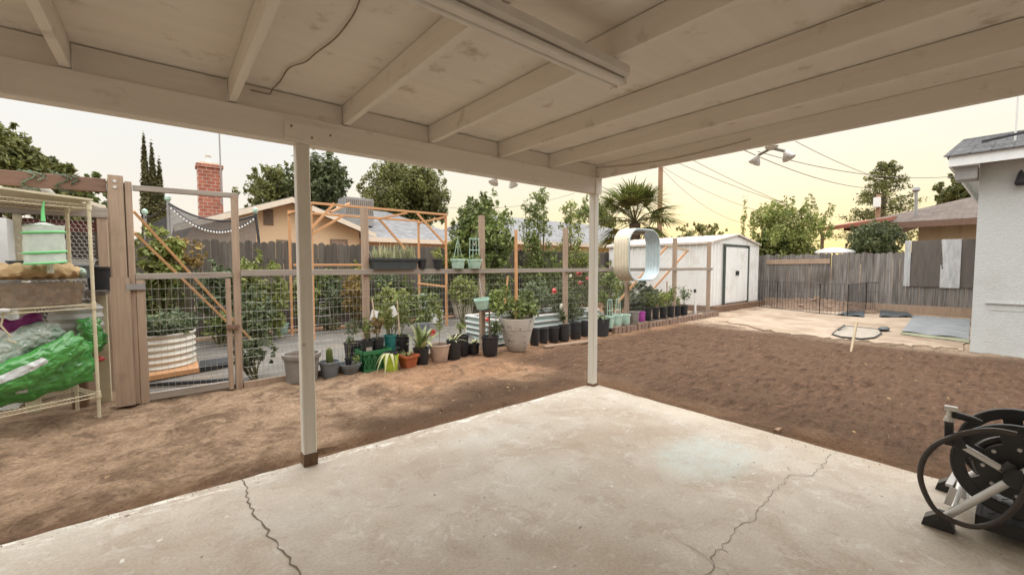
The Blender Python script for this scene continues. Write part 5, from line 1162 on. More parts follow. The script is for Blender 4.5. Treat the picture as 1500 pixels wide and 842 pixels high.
bush(700, 760, 375, 470, 9.9, 'leafA', 'dense green foliage under the garden fruit tree', 1500, .11, seed=12)
bush(452, 505, 395, 440, 10.0, 'leafA', 'mid green leafy shrub high behind the front left post', 900, .10, seed=31)
bush(505, 550, 385, 430, 10.1, 'leafC', 'light green sparse shrub crossing the orange shelf rail', 500, .10, seed=32)
bush(590, 648, 425, 478, 8.3, 'leafA', 'mid green bush inside the right orange frame', 900, .09, seed=33)
bush(545, 585, 395, 440, 10.0, 'leafD', 'dusky shrub close to the dark fence behind the trough', 700, .10, seed=34)
bush(640, 700, 345, 400, 10.15, 'leafA', 'tall leafy shrub behind the mint rail bowls', 900, .11, seed=35)
bush(300, 345, 455, 495, 9.0, 'leafA', 'low green bush above the dark tub near the gate', 500, .09, seed=36)
bush(890, 930, 405, 445, 8.6, 'leafC', 'yellow green shrub behind the leaning trellis foot', 700, .09, seed=37)
bush(205, 262, 395, 470, 9.9, 'leafA', 'leafy green climber low on the dark fence behind the round bed', 800, .10, seed=41)
bush(420, 470, 405, 470, 9.9, 'leafC', 'bright leafy shrub between the orange left posts', 800, .10, seed=42)
bush(655, 720, 400, 450, 9.6, 'leafA', 'deep green shrub behind the hanging mint basket', 900, .10, seed=43)
bush(770, 835, 375, 440, 9.9, 'leafA', 'leafy green hedge of shrubs behind the long bed', 1500, .10, seed=44)
bush(835, 885, 360, 430, 9.9, 'leafC', 'light green shrub at the fence just left of the shed', 1100, .10, seed=45)
rb_ = bush(800, 868, 405, 478, 6.3, 'leafB', 'large dark rose bush with pink blooms left of the right post', 2600, .065, k=44, seed=13, nm='rose_bush')
for px, py, m_, r0 in ((848, 401, 'rose', .05), (850, 414, 'rose', .035), (812, 426, 'rose', .05), (823, 449, 'blossom', .05), (861, 408, 'rose', .03), (836, 404, 'blossom', .03)):
    P('flower', MB().leaves([(at(px, py, Y=5.98), r0)], 34, r0*1.5, .85, .5), M[m_], rb_)
bush(760, 812, 410, 460, 7.4, 'leafD', 'dusty green rose bush behind the wooden stake', 1100, .08, seed=14, nm='rose_bush')
bush(868, 915, 385, 470, 7.6, 'leafA', 'feathery green bush just right of the front right post', 1900, .08, seed=15)
bush(918, 965, 412, 462, 6.6, 'leafD', 'grey green squash plant under the hanging ring', 900, .13, seed=16, asp=.8)
bush(905, 940, 420, 462, 7.8, 'leafB', 'dark leafy clump below the leaning trellis', 600, .10, seed=17)
bush(955, 1000, 425, 458, 6.7, 'leafA', 'low leafy row of plants behind the black pots', 900, .09, seed=18)
bush(343, 400, 498, 540, 6.15, 'leafD', 'small spreading bush right behind the gate post', 620, .07, k=16, seed=19)
for px, Y, lb, tp_ in ((795, 9.9, 'left', 284), (775, 10.0, 'thin', 300), (838, 9.9, 'right', 300)):
    # tall climbing shoots
    b0 = at(px, 440, Y=Y); b0.z = 0; tp = at(px+R.uniform(-6, 6), tp_, Y=Y); cl_ = []
    ln_ = []
    for k in range(30):
        u = k/29; w_ = .5*(1-u)**.6+.08; cl_ += [(b0.lerp(tp, .12+.88*u+R.uniform(-.03, .03))+V((R.uniform(-w_, w_), R.uniform(-.3, .3), 0)), (.14, .14, .22*(1.2-.5*u))) for _ in range(3)]
    plant('fruit_tree', lb+' young fruit tree with upright shoots by the back fence', 'tree', b0, 'leafA' if lb != 'right' else 'leafC', cl_, 1700 if lb != 'thin' else 800, .11, [[b0, b0.lerp(tp, .5), tp]]+[[b0.lerp(tp, .2), V(q[0])] for q in cl_[::9]], 'young fruit trees along the back fence', .42, .02)
# perforated pot and tubs
def gpot(px, pb, pt, wt, wb, m_, lb, z=.03, **k): return pot(px, pb, pt, wt, wb, m_, lb, z=z, group='pots standing inside the garden', **k)
t, c, h, r_ = gpot(679, 466, 442, 37, 26, 'cream', 'big cream pot with drilled holes under the lemon bush', lip=.006, lh=.02)
for a, z in ((4.0, .22), (4.5, .25), (4.25, .34), (4.75, .33), (3.7, .3)):
    rr2 = r_*.72+(r_*.28)*z/h; P('drain_hole', MB().tube([c+V((math.cos(a)*(rr2-.01), math.sin(a)*(rr2-.01), z)), c+V((math.cos(a)*(rr2+.006), math.sin(a)*(rr2+.006), z))], .014, 8), M['black'], t)
gpot(411, 490, 475, 24, 18, 'mint', 'low mint bowl beside the left orange frame post')
gpot(524, 481, 465, 17, 14, 'black', 'black pot under the rust tinted citrus shrub')
t, c, h, r_ = gpot(620, 474, 459, 20, 17, 'mint', 'pale mint box holding a cage inside the orange frame', z=.14)
cg = thing('plant_cage', 'pale green tapering cage inside the orange frame', 'plant cage', c+V((0, 0, h)), 'pale trellises in the garden'); mb = MB()
for an in range(4):
    u = V((math.cos(an*PI/2+.6), math.sin(an*PI/2+.6), 0)); mb.tube([c+u*.17+V((0, 0, h-.05)), c+u*.09+V((0, 0, h+.42))], .008, 5)
for z, f in ((.12, .155), (.27, .125), (.42, .09)): mb.tube([c+V((math.cos(k*PI/2+.6)*f, math.sin(k*PI/2+.6)*f, h+z)) for k in range(5)], .007, 5)
P('cage_frame', mb, M['mint'], cg)
gpot(640, 474, 456, 20, 18, 'white', 'white tub behind the right orange frame post')
gpot(620, 492, 475, 22, 19, 'bluegrey', 'grey blue tub behind the tall striped agave')
gpot(634, 492, 484, 9, 7, 'red', 'tiny red pot left of the blush pot')
gpot(478, 474, 462, 26, 22, 'black', 'black tub under the thin dusky shrub')
gpot(318, 492, 474, 26, 20, 'bluegrey', 'dark tub behind the gate latch')
gpot(380, 488, 470, 24, 19, 'black', 'black pot under the bright pepper bush')
cg = thing('plant_cage', 'small pale wire cage beside the dusky shrub', 'plant cage', at(476, 470, Y=9.5), 'pale trellises in the garden'); mb = MB(); a_ = at(476, 474, Y=9.5)
for s in (-1, 1): mb.tube([a_+V((s*.13, 0, 0)), a_+V((s*.09, 0, .48))], .007, 5)
for z in (.16, .32, .47): mb.tube([a_+V((-.11, 0, z)), a_+V((.11, 0, z))], .007, 5)
P('cage_frame', mb, M['wire'], cg)
for (a, b_, Y, lb) in (((744, 404), (737, 452), 7.9, 'short orange stake leaning behind the hanging basket'), ((894, 384), (893, 420), 8.5, 'grey stake in front of the shed wall'), ((977, 412), (977, 450), 7.0, 'thin dark stake beside the right fence post')):
    tag(MB().bar(at(*a, Y=Y), at(*b_, Y=Y)-V((0, 0, .35)), .035, .03).build('garden_stake', M['lumber'] if 'orange' in lb else M['postwood']), lb, 'stake')

# ---- right rear of the yard
pad_px = [(1062, 470), (1120, 484), (1165, 490), (1225, 497), (1290, 503), (1350, 508), (1416, 514), (1424, 468), (1300, 462), (1180, 455), (1115, 452)]
pp = [at(x, y, Z=0) for x, y in pad_px]; bp = []
for a, b_ in zip(pp, pp[1:]+pp[:1]):
    for k in range(8): q = a.lerp(b_, k/8); bp.append(V((q.x+R.uniform(-.16, .16), q.y+R.uniform(-.06, .06), .008)))
tag(MB().prism([(p.x, p.y, -.03) for p in bp], (0, 0, .05)).build('concrete_pad', M['pad']), kind='structure')
def mat_sheet(pts, z, m_, nm, lb, cat, amp=.012, nu=18, nv=14):
    a, b_, c_, d_ = [at(x, y, Z=0) for x, y in pts]
    f = lambda u, v: a.lerp(b_, u).lerp(d_.lerp(c_, u), v)+V((0, 0, z+amp*(math.sin(u*11+v*7)*math.sin(v*9+1)+1)))
    mb = MB().sheet(f, nu, nv); n0 = len(mb.v); mb.sheet(lambda u, v: f(u, v)-V((0, 0, .006)), nu, nv)
    return tag(mb.build(nm, m_, smooth=True), lb, cat)
mat_sheet([(1321, 488), (1419, 499), (1421, 470), (1338, 464)], .032, M['tarp'], 'tarp', 'grey blue tarp spread flat on the ground beside the wing', 'tarp')
mat_sheet([(1318, 491), (1419, 504), (1420, 497), (1321, 487)], .026, plain('dead_grass_mat', (.26, .26, .17), .95, 0, .3), 'ground_mat', 'pale green mat edge showing in front of the tarp', 'mat', .004)
# rounded screen frame lying on the ground
mb = MB(); sc0 = [at(x, y, Z=.045) for x, y in ((1219, 489), (1232, 493), (1262, 496), (1281, 494), (1291, 488), (1287, 482), (1235, 477), (1226, 483))]
t = thing('window_screen', 'dusty curved screen lying flat on the concrete pad', 'screen', sc0[0])
P('frame', mb.tube(sc0+sc0[:1], .012, 6), M['blackwire'], t); P('mesh_panel', MB().prism([p-V((0, 0, .012)) for p in sc0], (0, 0, .01)), M['screen'], t)
P('bent_tab', MB().tube([at(1228, 484, Z=.05), at(1237, 476, Z=.12), at(1236, 477, Z=.05)], .014, 6), M['blackwire'], t)
p = at(1295, 482, Z=.06); tag(MB().lathe([(.05, -.03), (.17, -.02), (.20, .02), (.12, .05), (.001, .055)], 12, p, 1, .5).build('rubber_scrap', M['planter'], smooth=True), 'crumpled black scrap lying right of the dusty screen', 'scrap')
for pts, lb in (([(1226, 463), (1266, 466), (1266, 458), (1240, 458)], 'dark folded plastic sheet left of the pen gate'), ([(1288, 466), (1340, 466), (1330, 460), (1290, 455)], 'dark plastic sheet crumpled by the pen corner')): mat_sheet(pts, .03, M['planter'], 'plastic_sheet', lb, 'plastic sheet', .022)
# soil mound
A_ = at(1125, 452, Z=0); B_ = at(1290, 460, Z=0); hm = MB()
def mound(u, v):
    p = A_.lerp(B_, u)+V((1, .25, 0))*(v*2.2+.2); e = math.sin(PI*min(max(u, .001), .999))**.5*math.sin(PI*v)
    return p+V((0, 0, e*.30*(1+.7*float(vnoise(np.array([u*13.]), np.array([v*6.]), 3)[0]))+float(vnoise(np.array([u*42.]), np.array([v*16.]), 5)[0])*.12*e))
tag(hm.sheet(mound, 110, 30).build('soil_mound', rough('dark_clod_soil', (.14, .09, .062), (.25, .17, .12), 7, .95, bs=.9), smooth=False), 'low mound of dug brown soil behind the black wire pen', 'soil mound')
mb = MB()
for k in range(40):
    q = mound(R.uniform(.05, .95), R.uniform(.1, .8)); s_ = R.uniform(.03, .09)
    mb.lathe([(.001, -s_*.5), (s_*.9, -s_*.2), (s_, s_*.2), (s_*.5, s_*.55), (.001, s_*.6)], 6, q, R.uniform(.7, 1.3), R.uniform(.7, 1.3))
o = mb.build('soil_lumps', M['brick']); tag(o, 'loose lumps of soil and broken brick strewn over the mound', 'rubble', kind='stuff')
# exercise pen
pen = [at(x, y, Z=0) for x, y in ((1112, 450), (1138, 453), (1200, 460), (1241, 464), (1268, 457), (1303, 455), (1318, 452))]
pn = thing('exercise_pen', 'black wire folding exercise pen standing around the soil mound', 'pen', pen[3])
for a, b_ in zip(pen, pen[1:]):
    mb = MB(); n = max(2, int((b_-a).length/.10))
    for i in range(n+1):
        q = a.lerp(b_, i/n); r0 = .011 if i in (0, n) else .005; mb.tube([q, q+V((0, 0, .92))], r0, 5)
    for z in (.03, .34, .63, .92): mb.tube([a+V((0, 0, z)), b_+V((0, 0, z))], .010 if z in (.03, .92) else .004, 5)
    P('wire_panel', mb, M['blackwire'], pn)
s0, s1 = at(1246, 514, Z=0), None; s1 = at(1255, 472, Y=s0.y)
tag(MB().bar(s0-V((0, 0, .08)), s1, .055, .03, up=(0, 1, 0)).build('survey_stake', M['stake']), 'pale wooden stake standing alone in the tilled dirt', 'stake')
p = at(1140, 633, Z=-.02); tag(MB().box((p.x-.045, p.y-.015, -.03), (p.x+.045, p.y+.02, .012), .004).build('wood_block', M['pole']), 'small orange wood block lying at the slab edge', 'wood block')

# ---- wire rack at the left with its load
RA = math.radians(25); ru, rv = V((math.cos(RA), math.sin(RA), 0)), V((-math.sin(RA), math.cos(RA), 0)); RC = V((-.535, 5.65, 0)); RL, RD = .92, .46
rk = thing('wire_rack', 'yellowed three tier wire shelving rack beside the gate', 'shelf', RC)
rp = lambda u, v, z: RC-ru*u*RL+rv*v*RD+V((0, 0, z))
for u, v in ((0, 0), (1, 0), (0, 1), (1, 1)): P('pole', MB().tube([rp(u, v, -.02), rp(u, v, 2.05)], .0145, 10), M['rack'], rk, smooth=True)
for z in (.22, 1.08, 2.02):
    mb = MB()
    for dz in (0, -.035):
        for a, b_ in (((0, 0), (1, 0)), ((1, 0), (1, 1)), ((1, 1), (0, 1)), ((0, 1), (0, 0))): mb.tube([rp(*a, z+dz), rp(*b_, z+dz)], .005, 6)
    for (a, b_, n) in (((0, 0), (1, 0), 22), ((0, 1), (1, 1), 22), ((0, 0), (0, 1), 10)):
        for i in range(n):
            q0 = [a[0]+(b_[0]-a[0])*(i+f)/n for f in (0, .5, 1)]; q1 = [a[1]+(b_[1]-a[1])*(i+f)/n for f in (0, .5, 1)]
            mb.tube([rp(q0[0], q1[0], z), rp(q0[1], q1[1], z-.035), rp(q0[2], q1[2], z)], .0025, 4)
    for i in range(34): mb.tube([rp(i/33, 0, z), rp(i/33, 1, z)], .0025, 4)
    P('shelf', mb, M['rack'], rk)
    for u, v in ((0, 0), (0, 1)): P('collar', MB().lathe([(.015, -.05), (.022, -.045), (.019, .02), (.015, .022)], 10, rp(u, v, z)), M['rack'], rk, smooth=True)
tag(MB().prism([rp(-.02, -.1, 2.06), rp(1.2, -.1, 2.10), rp(1.2, 1.2, 2.10), rp(-.02, 1.2, 2.06)], (0, 0, .018)).build('rack_cover', M['rack']), 'pale yellowed sheet laid over the top of the wire rack', 'cover')
# soil bin
bz = 1.087; bn = thing('storage_bin', 'clear plastic bin packed with brown compost on the rack', 'bin', rp(.5, .5, bz))
def rbox(mb, u0, u1, v0, v1, z0, z1, ta=0):
    return mb.add([rp(u0+ta, v0+ta, z0), rp(u1-ta, v0+ta, z0), rp(u1-ta, v1-ta, z0), rp(u0+ta, v1-ta, z0), rp(u0, v0, z1), rp(u1, v0, z1), rp(u1, v1, z1), rp(u0, v1, z1)], [(3, 2, 1, 0), (4, 5, 6, 7), (0, 1, 5, 4), (1, 2, 6, 5), (2, 3, 7, 6), (3, 0, 4, 7)])
P('compost', rbox(MB(), .05, .9, .1, .92, bz+.006, bz+.205, .02), M['bagsoil'], bn)
sh_ = MB(); rbox(sh_, .035, .915, .075, .945, bz, bz+.235, .02); sh_.f.pop(1); P('clear_shell', sh_, M['clearbin'], bn)
P('bin_rim', MB().tube([rp(.03, .07, bz+.235), rp(.92, .07, bz+.235), rp(.92, .95, bz+.235), rp(.03, .95, bz+.235), rp(.03, .07, bz+.235)], .009, 6), M['clearbin'], bn)
mb = MB(); 
def coirf(u, v):
    a = 2*PI*v; rr2 = 1+.10*math.sin(u*31)*math.sin(a*5+u*9); e = min(1, 6*u, 6*(1-u))**.5
    return rp(-.01+.66*u, .5+.30*math.cos(a)*rr2*e, bz+.305+.075*math.sin(a)*rr2*e+.008*math.sin(u*47))
P2 = mb.sheet(coirf, 60, 22); tag(P2.build('coir_brick', M['straw'], smooth=True), 'shaggy golden coir bundle lying on the compost bin', 'coir bundle')
tag(MB().sheet(lambda u, v: rp(-.02+.10*u, .5+.26*math.cos(2*PI*v)*(.4+.6*math.sin(PI*min(1, u+.15))), bz+.295+.055*math.sin(2*PI*v)*(.4+.6*math.sin(PI*min(1, u+.15)))), 10, 14).build('plastic_wrap', M['baggrey'], smooth=True), 'crumpled clear wrap at the right end of the coir bundle', 'plastic wrap')
# hanging gauze habitat
hc = at(65, 352, Y=5.52); hs_ = depth(hc)/FPX; hr0 = 21.5*hs_; h0, h1_ = at(65, 385, Y=5.52).z, at(65, 331, Y=5.52).z
gh = thing('mesh_habitat', 'hanging white gauze cylinder with bright green trim rings', 'mesh cage', (hc.x, hc.y, h0))
mb = MB(); n = 32
v = []
for j in range(9):
    z = h0+(h1_-h0)*j/8
    for k in range(n): t = 2*PI*k/n; rr2 = hr0*(1-.03*math.sin(PI*(j % 4)/4)+.012*math.sin(k*5+j)); v.append(V((hc.x+rr2*math.cos(t), hc.y+rr2*math.sin(t), z+.012*math.sin(t+1))))
mb.add(v, [(j*n+k, j*n+(k+1) % n, (j+1)*n+(k+1) % n, (j+1)*n+k) for j in range(8) for k in range(n)]); P('gauze_wall', mb, M['mesh'], gh, smooth=True)
for j in (0, 2.3, 6.6):
    z = h0+(h1_-h0)*j/8; P('trim_ring', MB().tube([V((hc.x+hr0*1.0*math.cos(k*PI/18), hc.y+hr0*1.0*math.sin(k*PI/18), z+.012*math.sin(k*PI/18+1))) for k in range(37)], .010 if j else .008, 6), M['greentrim'], gh, smooth=True)
P('top_panel', MB().lathe([(hr0, h1_), (hr0*.5, h1_+.012), (.02, h1_+.03)], 28, (hc.x, hc.y, 0)), M['mesh'], gh, smooth=True)
P('base_panel', MB().disc((hc.x, hc.y, h0), hr0*.98, 28), M['greentrim'], gh)
P('hanging_loop', MB().tube([V((hc.x, hc.y, h1_+.04)), V((hc.x, hc.y, h1_+.13)), V((hc.x+.01, hc.y, 2.02))], [.016, .012, .005], 8), M['greentrim'], gh, smooth=True)
P('bottom_tassel', MB().tube([V((hc.x+.03, hc.y-.02, h0)), V((hc.x+.03, hc.y-.02, h0-.09))], .022, 8), M['mesh'], gh)
# soil bags
def bag(c, ax, up_, L2, W2, T2, m_, nm, label, seed, panels=()):
    """slack film bag: c centre, ax long axis, up_ across; crumpled surface"""
    c, ax, up_ = V(c), V(ax).normalized(), V(up_); up_ = (up_-ax*up_.dot(ax)).normalized(); nz = ax.cross(up_); rr = random.Random(seed); ph = [rr.uniform(0, 6) for _ in range(6)]
    if nz.y > 0: nz = -nz
    def crum(a, b_):
        A = np.array([a]); B = np.array([b_]); r = lambda x, y, q: 1-2*abs(float(vnoise(x, y, seed*7+q)[0]))
        return .017*r(A*3.1+B*1.2+20, B*2.4-A+30, 1)+.013*r(A*6+B*3+20, B*5-A*2+30, 2)+.005*r(A*13+B*4+40, B*9+50, 3)-.011
    def surf(u, v, k=1., add=0.):
        a, b_ = 2*u-1, 2*v-1; e = (max(0, (1-abs(a)**2.6))*max(0, (1-abs(b_)**2.2)))**.62
        rag = 1+.06*math.sin(a*6+ph[3])+.05*math.sin(a*15+ph[1])
        return c+ax*(a*L2*(1-.10*abs(b_)**2+.03*math.sin(b_*8+ph[2])))+up_*(b_*W2*rag*(1-.10*a*a)+.03*math.sin(a*3+ph[5]))+nz*((T2*e+crum(a*L2*5, b_*W2*5)*min(1, 2*e))*k+add)
    mb = MB().sheet(lambda u, v: surf(u, v), 80, 50).sheet(lambda u, v: surf(u, v, -.8), 26, 18)
    t = thing(nm, label, 'soil bag', c, 'bags piled on the wire rack'); P('bag_skin', mb, m_, t, smooth=True)
    for (u0, u1, v0, v1) in panels: P('printed_panel', MB().sheet(lambda u, v: surf(u0+(u1-u0)*u, v0+(v1-v0)*v, 1, .004), 40, 12), M['bagwhite'], t, smooth=True)
    return t
def rbag(a, b_, *k, **kw): bag(rp(*a).lerp(rp(*b_), .5), rp(*b_)-rp(*a), (0, 0, 1), *k, **kw)
rbag((1.15, .50, .37), (-.03, .55, .56), .60, .25, .09, M['bag'], 'soil_bag', 'glossy dark green soil bag slumped lowest on the rack', 1, panels=[(.50, .56, .2, .8)])
rbag((1.2, .10, .31), (.02, .20, .72), .55, .135, .065, M['bag'], 'soil_bag', 'bright green soil bag with a long pale panel on the rack', 2, panels=[(.22, .72, .50, .74)])
rbag((.85, .45, .62), (.12, .55, .84), .33, .13, .09, M['baggrey'], 'clear_bag', 'crinkled clear grey bag on top of the green soil bags', 3)
bag(rp(-.10, .75, .73), (.10, .06, 1), (1, .4, .0), .19, .10, .09, M['bag'], 'soil_bag', 'crumpled green bag end bulging out beyond the rack pole', 4)
bag(rp(-.11, .7, .47), (.5, .1, .8), (-.6, 0, .5), .07, .035, .03, M['red'], 'red_bag', 'small red bag corner poking out beside the gate post', 7)
bag(rp(.42, .8, .93), (1, .45, .0), (0, .2, 1), .15, .06, .05, M['magenta'], 'purple_bag', 'purple bag peeking out behind the clear grey bag', 5)
bag(rp(.80, .75, .90), (1, .3, .25), (0, .2, 1), .14, .08, .05, M['greentrim'], 'green_bag', 'teal green bag corner left behind the clear grey bag', 6)
wk = rp(.62, -.02, 1.06)
t = thing('wire_hook', 'bent pale wire hanging from the middle rack shelf', 'hook', wk); P('wire', MB().tube([wk, wk+V((-.01, 0, -.06)), wk+V((-.02, 0, -.11)), wk+V((.03, .01, -.21)), wk+V((.0, .01, -.23)), wk+V((.06, 0, -.26))], .007, 6), M['rack'], t, smooth=True); P('knob', MB().lathe([(.001, -.012), (.04, -.008), (.042, .008), (.001, .016)], 14, wk+V((0, -.02, .02))), M['white'], t, smooth=True)
jg = at(112, 470, Y=6.2); t = thing('ribbed_jug', 'translucent grey ribbed jug behind the wire rack', 'jug', jg)
P('body', MB().lathe([(.20, -.22)]+[(.20+.008*math.cos(k*1.57), -.22+k*.0217) for k in range(1, 17)]+[(.17, .17), (.10, .20), (.001, .205)], 24, jg), plain('cloudy_grey_plastic', (.42, .42, .40), .35), t, smooth=True)
P('stand', MB().bar((jg.x, jg.y, -.05), (jg.x, jg.y, jg.z-.225), .12, .12), M['skid'], t)
# tubs seen through the rack
for px, py, w_, h_, m_, lb, Y in ((112, 396, 46, 18, 'bluegrey', 'dark grey tub behind the coir bundle', 6.25), (118, 384, 34, 9, 'white', 'white tub lid resting on the dark grey tub', 6.25), (146, 405, 30, 34, 'black', 'black tub behind the right rack pole', 6.3), (36, 393, 34, 26, 'planter', 'dark bucket behind the left of the coir bundle', 6.2), (10, 402, 32, 30, 'bluegrey', 'grey bin with handle at the far left edge', 6.1)):
    c = at(px, py, Y=Y); s = depth(c)/FPX; t = thing('plastic_tub', lb, 'tub', c-V((0, 0, h_*s*.6)), 'tubs stacked behind the wire rack')
    P('tub', MB().lathe([(w_*.4*s, -h_*.6*s), (w_*.48*s, h_*.3*s), (w_*.53*s, h_*.32*s), (w_*.53*s, h_*.42*s), (w_*.47*s, h_*.42*s), (w_*.45*s, h_*.3*s), (.001, h_*.28*s)], 26, c), M[m_], t, smooth=True)
# a plank shelf that carries the tubs
b0, b1 = at(-30, 415, Y=6.3), at(158, 422, Y=6.3)
bn_ = thing('plank_bench', 'rough grey plank bench behind the wire rack', 'bench', (b1.x-.4, 6.3, 0))
P('plank_top', MB().box((b0.x, 6.0, b1.z-.06), (b1.x, 6.62, b1.z-.015)), M['greywood'], bn_)
# chicken run
cr = thing('chicken_run', 'wire sided chicken run with pale roof at the left', 'chicken run', (-2, 7.3, 0))
x_r = at(150, 330, Y=6.85).x
P('post', MB().bar((x_r, 6.85, -.1), (x_r, 6.85, 2.06), .09, .09), M['postwood'], cr); P('post', MB().bar((x_r-.05, 8.6, -.1), (x_r-.05, 8.6, 2.05), .09, .09), M['greywood'], cr)
p_ = at(27, 350, Y=6.86); P('post', MB().bar((p_.x, 6.86, -.1), (p_.x, 6.86, 2.0), .06, .06), M['rack'], cr)
P('front_beam', MB().bar((-4, 6.82, 2.07), (x_r+.05, 6.82, 2.06), .06, .12), M['railwood'], cr); P('red_beam', MB().bar((-4, 6.92, 1.90), (x_r-.05, 6.92, 1.90), .05, .13), plain('dark_red_paint', (.16, .05, .035), .7), cr)
P('roof', MB().prism([(-4, 6.6, 2.16), (x_r-.15, 6.6, 2.14), (x_r-.15, 9.4, 2.36), (-4, 9.4, 2.36)], (0, 0, .05)), M['cream'], cr)
mb = MB(); hx = .042
def hexnet(mb, xa, xb, za, zb, y, r=.0022):
    j = 0; z = za
    while z < zb:
        n = int((xb-xa)/hx); o_ = (j % 2)*hx/2
        mb.tube([(xa+i*hx/2, y, z+(.017 if (i+j) % 2 else 0)) for i in range(2*n+1)], r, 3, False)
        for i in range(n): mb.tube([(xa+(i+.5 if j % 2 == 0 else i)*hx, y, z+.017), (xa+(i+.5 if j % 2 == 0 else i)*hx, y, z+.042)], r, 3, False)
        z += .042; j += 1
    return mb
P('hex_wire', hexnet(mb, p_.x, x_r-.03, .35, 2.0, 6.80), M['wire'], cr)
P('back_wall', MB().box((-4, 8.7, 0), (x_r, 8.74, 2.1)), M['greywood'], cr); P('kick_board', MB().box((p_.x, 6.80, 0), (x_r-.04, 6.84, .2)), M['postwood'], cr)
wb = thing('white_cabinet', 'white painted cabinet wall at the far left behind the rack', 'cabinet', (p_.x-1, 7, 0)); P('body', MB().box((p_.x-1.9, 6.55, -.02), (p_.x-.02, 7.4, 1.93)), M['fascia'], wb); P('panel_line', MB().box((p_.x-1.9, 6.535, 1.26), (p_.x-.03, 6.549, 1.30)), M['metalwhite'], wb)
ps_ = at(42, 470, Y=6.3)
for x in (ps_.x, b1.x-.06): P('leg', MB().bar((x, 6.3, -.05), (x, 6.3, b1.z-.061), .10, .06), M['rack'], bn_)
tag(MB().sheet(lambda u, v: V((-3.6+u*(x_r+3.2), 6.55+v*1.3, 2.22+.07*math.sin(u*8+v*3)+.05*math.sin(u*19)+.1*v)), 30, 10).build('roof_tarp', plain('bluish_white_tarp', (.66, .69, .74), .5), smooth=True), 'bluish white tarp rumpled over the chicken run roof', 'tarp')

# ---- hose reel cart
hx0, hx1 = 3.36, 3.74; HC = V((hx0, -.02, .385)); hr2 = .235
hr_t = thing('hose_reel_cart', 'black hose reel cart with aluminium tube frame on the patio', 'hose reel', (3.5, 0, 0))
def ring(x, ro, ri, th, n=40):
    v = []
    for r0, xx in ((ro, x-th/2), (ro, x+th/2), (ri, x+th/2), (ri, x-th/2)):
        v += [V((xx, HC.y+r0*math.cos(2*PI*k/n), HC.z+r0*math.sin(2*PI*k/n))) for k in range(n)]
    return MB().add(v, [(a*n+k, a*n+(k+1) % n, ((a+1) % 4)*n+(k+1) % n, ((a+1) % 4)*n+k) for a in range(4) for k in range(n)])
for x in (hx0, hx1):
    w_ = P('reel_flange', ring(x, hr2, hr2*.80, .022), M['reel'], hr_t, smooth=True)
    P('flange_rim', MB().tube([V((x, HC.y+hr2*math.cos(k*PI/24), HC.z+hr2*math.sin(k*PI/24))) for k in range(49)], .013, 8), M['reel'], w_, smooth=True)
    P('hub_plate', ring(x, hr2*.62, .02, .018), M['reel'], w_, smooth=True)
    mb = MB()
    for k in range(6):
        a = k*PI/3+.35; u = V((0, math.cos(a), math.sin(a))); mb.bar(V((x, HC.y, HC.z))+u*hr2*.5, V((x, HC.y, HC.z))+u*hr2*.84, .075, .016, up=(1, 0, 0))
    P('spokes', mb, M['reel'], w_)
for k in range(8):
    a = k*PI/4; q = V((hx0-.009, HC.y+hr2*.52*math.cos(a), HC.z+hr2*.52*math.sin(a)))
    P('bolt', MB().tube([q, q-V((.008, 0, 0))], [.011, .008], 6), M['steel'], hr_t)
P('drum', MB().tube([(hx0, HC.y, HC.z), (hx1, HC.y, HC.z)], .12, 24), M['reel'], hr_t, smooth=True)
mb = MB(); pts = []
for k in range(4*40):
    a = k/40*2*PI; u = k/160; pts.append(V((hx0+.04+(hx1-hx0-.08)*u, HC.y+.155*math.cos(a), HC.z+.155*math.sin(a))))
P('coiled_hose', mb.tube(pts, .022, 8), M['rubberhose'], hr_t, smooth=True)
def px(x, y, X): return at(x, y, X=X)
fr0 = 3.28
foot = px(1378, 768, fr0); foot.z = .03
hub = px(1478, 706, fr0); hub2 = px(1470, 688, fr0); hand = px(1412, 654, fr0)
P('lower_tube', MB().tube([foot+V((0, -.02, .045)), hub+(hub-foot)*.25], .019, 14), M['steel'], hr_t, smooth=True)
P('upper_tube', MB().tube([hand, hub2+(hub2-hand)*.4], .0165, 14), M['steel'], hr_t, smooth=True)
P('hub_joint', MB().lathe([(.05, -.035), (.055, 0), (.05, .03), (.001, .034)], 14).__class__().tube([px(1492, 703, fr0-.03), px(1492, 703, hx0)], .05, 16), M['reel'], hr_t, smooth=True)
for q, r0 in ((hub, .024), (hub2, .021)): P('tube_sleeve', MB().tube([q-(hub-foot).normalized()*.01, q+(hub-foot).normalized()*.05], r0, 12), M['reel'], hr_t, smooth=True)
def footmesh(c): return MB().prism([c+V((-.035, .075, -.03)), c+V((-.035, -.055, -.03)), c+V((-.035, -.05, .0)), c+V((-.035, -.03, .052)), c+V((-.035, .012, .058)), c+V((-.035, .066, .012))], (.075, 0, 0))
P('rubber_foot', footmesh(foot), M['reel'], hr_t); f2 = V((3.86, foot.y, foot.z)); P('rubber_foot', footmesh(f2), M['reel'], hr_t)
P('lower_tube', MB().tube([f2+V((0, -.02, .045)), V((3.86, hub.y-.03, hub.z))], .019, 14), M['steel'], hr_t, smooth=True)
P('cross_tube', MB().tube([foot+V((.0, -.04, .08)), f2+V((0, -.04, .08))], .016, 12), M['steel'], hr_t, smooth=True)
bk0 = foot+V((.03, -.02, .10))
P('guide_bracket', MB().bar(bk0, bk0+V((.0, -.02, .10)), .018, .03).bar(bk0+V((.02, 0, .10)), bk0+V((.42, -.02, .10)), .03, .014).bar(bk0+V((.16, -.05, .0)), bk0+V((.16, -.05, .10)), .02, .02).bar(bk0+V((.0, -.06, .0)), bk0+V((.42, -.06, .0)), .02, .014), M['steel'], hr_t)
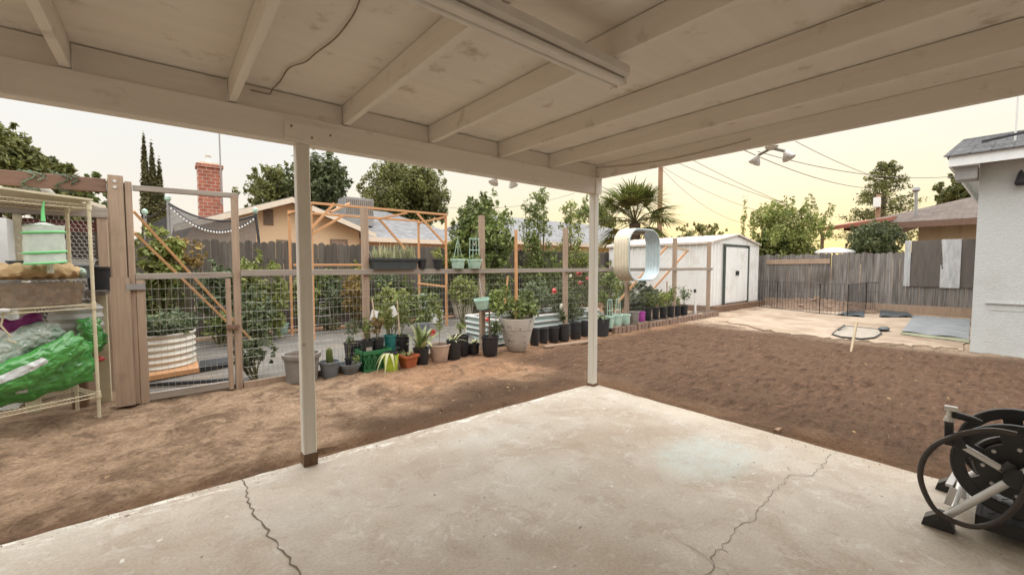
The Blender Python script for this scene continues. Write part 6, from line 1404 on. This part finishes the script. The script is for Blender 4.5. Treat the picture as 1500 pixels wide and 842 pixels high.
tx = MB().box((3.36, -.42, .08), (3.86, .10, .10))
for i in range(9):
    for j in range(12): c = V((3.39+i*.055, -.40+j*.042, .1005)); s_ = 1 if (i+j) % 2 else -1; tx.bar(c-V((.011, .011*s_, 0)), c+V((.011, .011*s_, 0)), .006, .005)
P('tread_tray', tx, M['reel'], hr_t); P('tray_lip', MB().bar((3.35, -.45, .075), (3.35, .11, .075), .02, .07).bar((3.36, .11, .075), (3.86, .11, .075), .02, .06), M['reel'], hr_t)
nz = thing('hose_nozzle', 'black swivel and chrome tap head on the hose cart handle', 'nozzle', hand)
P('bracket', MB().bar(hand+V((0, .005, -.01)), hand+V((0, .05, .06)), .035, .045).bar(hand+V((-.005, .055, -.005)), hand+V((-.005, .06, .13)), .034, .034), M['reel'], nz)
P('tap_head', MB().tube([hand+V((-.005, .06, .125)), hand+V((-.005, .06, .15))], [.024, .016], 12).tube([hand+V((-.005, .06, .15)), hand+V((-.005, .06, .19))], .012, 10).bar(hand+V((-.005, .08, .195)), hand+V((-.005, .03, .195)), .03, .024), M['steel'], nz)
P('valve', MB().tube([hand+V((0, .05, .165)), hand+V((.02, -.03, .15)), hand+V((.02, -.06, .145))], [.022, .018, .010], 10), M['reel'], nz, smooth=True)
lp = []
for x_, y_ in ((1490, 636), (1455, 630), (1420, 633), (1395, 640), (1370, 652), (1353, 672), (1348, 697), (1356, 724), (1372, 748), (1400, 764), (1430, 771), (1460, 764), (1485, 745), (1500, 722), (1512, 690)): lp.append(at(x_, y_, X=3.22))
sm = []
for i in range(len(lp)-1):
    a_, b_, c_, d_ = lp[max(i-1, 0)], lp[i], lp[i+1], lp[min(i+2, len(lp)-1)]
    for k in range(6):
        t = k/6; sm.append(.5*((2*b_)+(c_-a_)*t+(2*a_-5*b_+4*c_-d_)*t*t+(-a_+3*b_-3*c_+d_)*t**3))
tag(MB().tube(sm, .0135, 10).build('garden_hose', M['rubberhose'], smooth=True), 'loop of dark rubber hose hanging in front of the reel cart', 'hose')
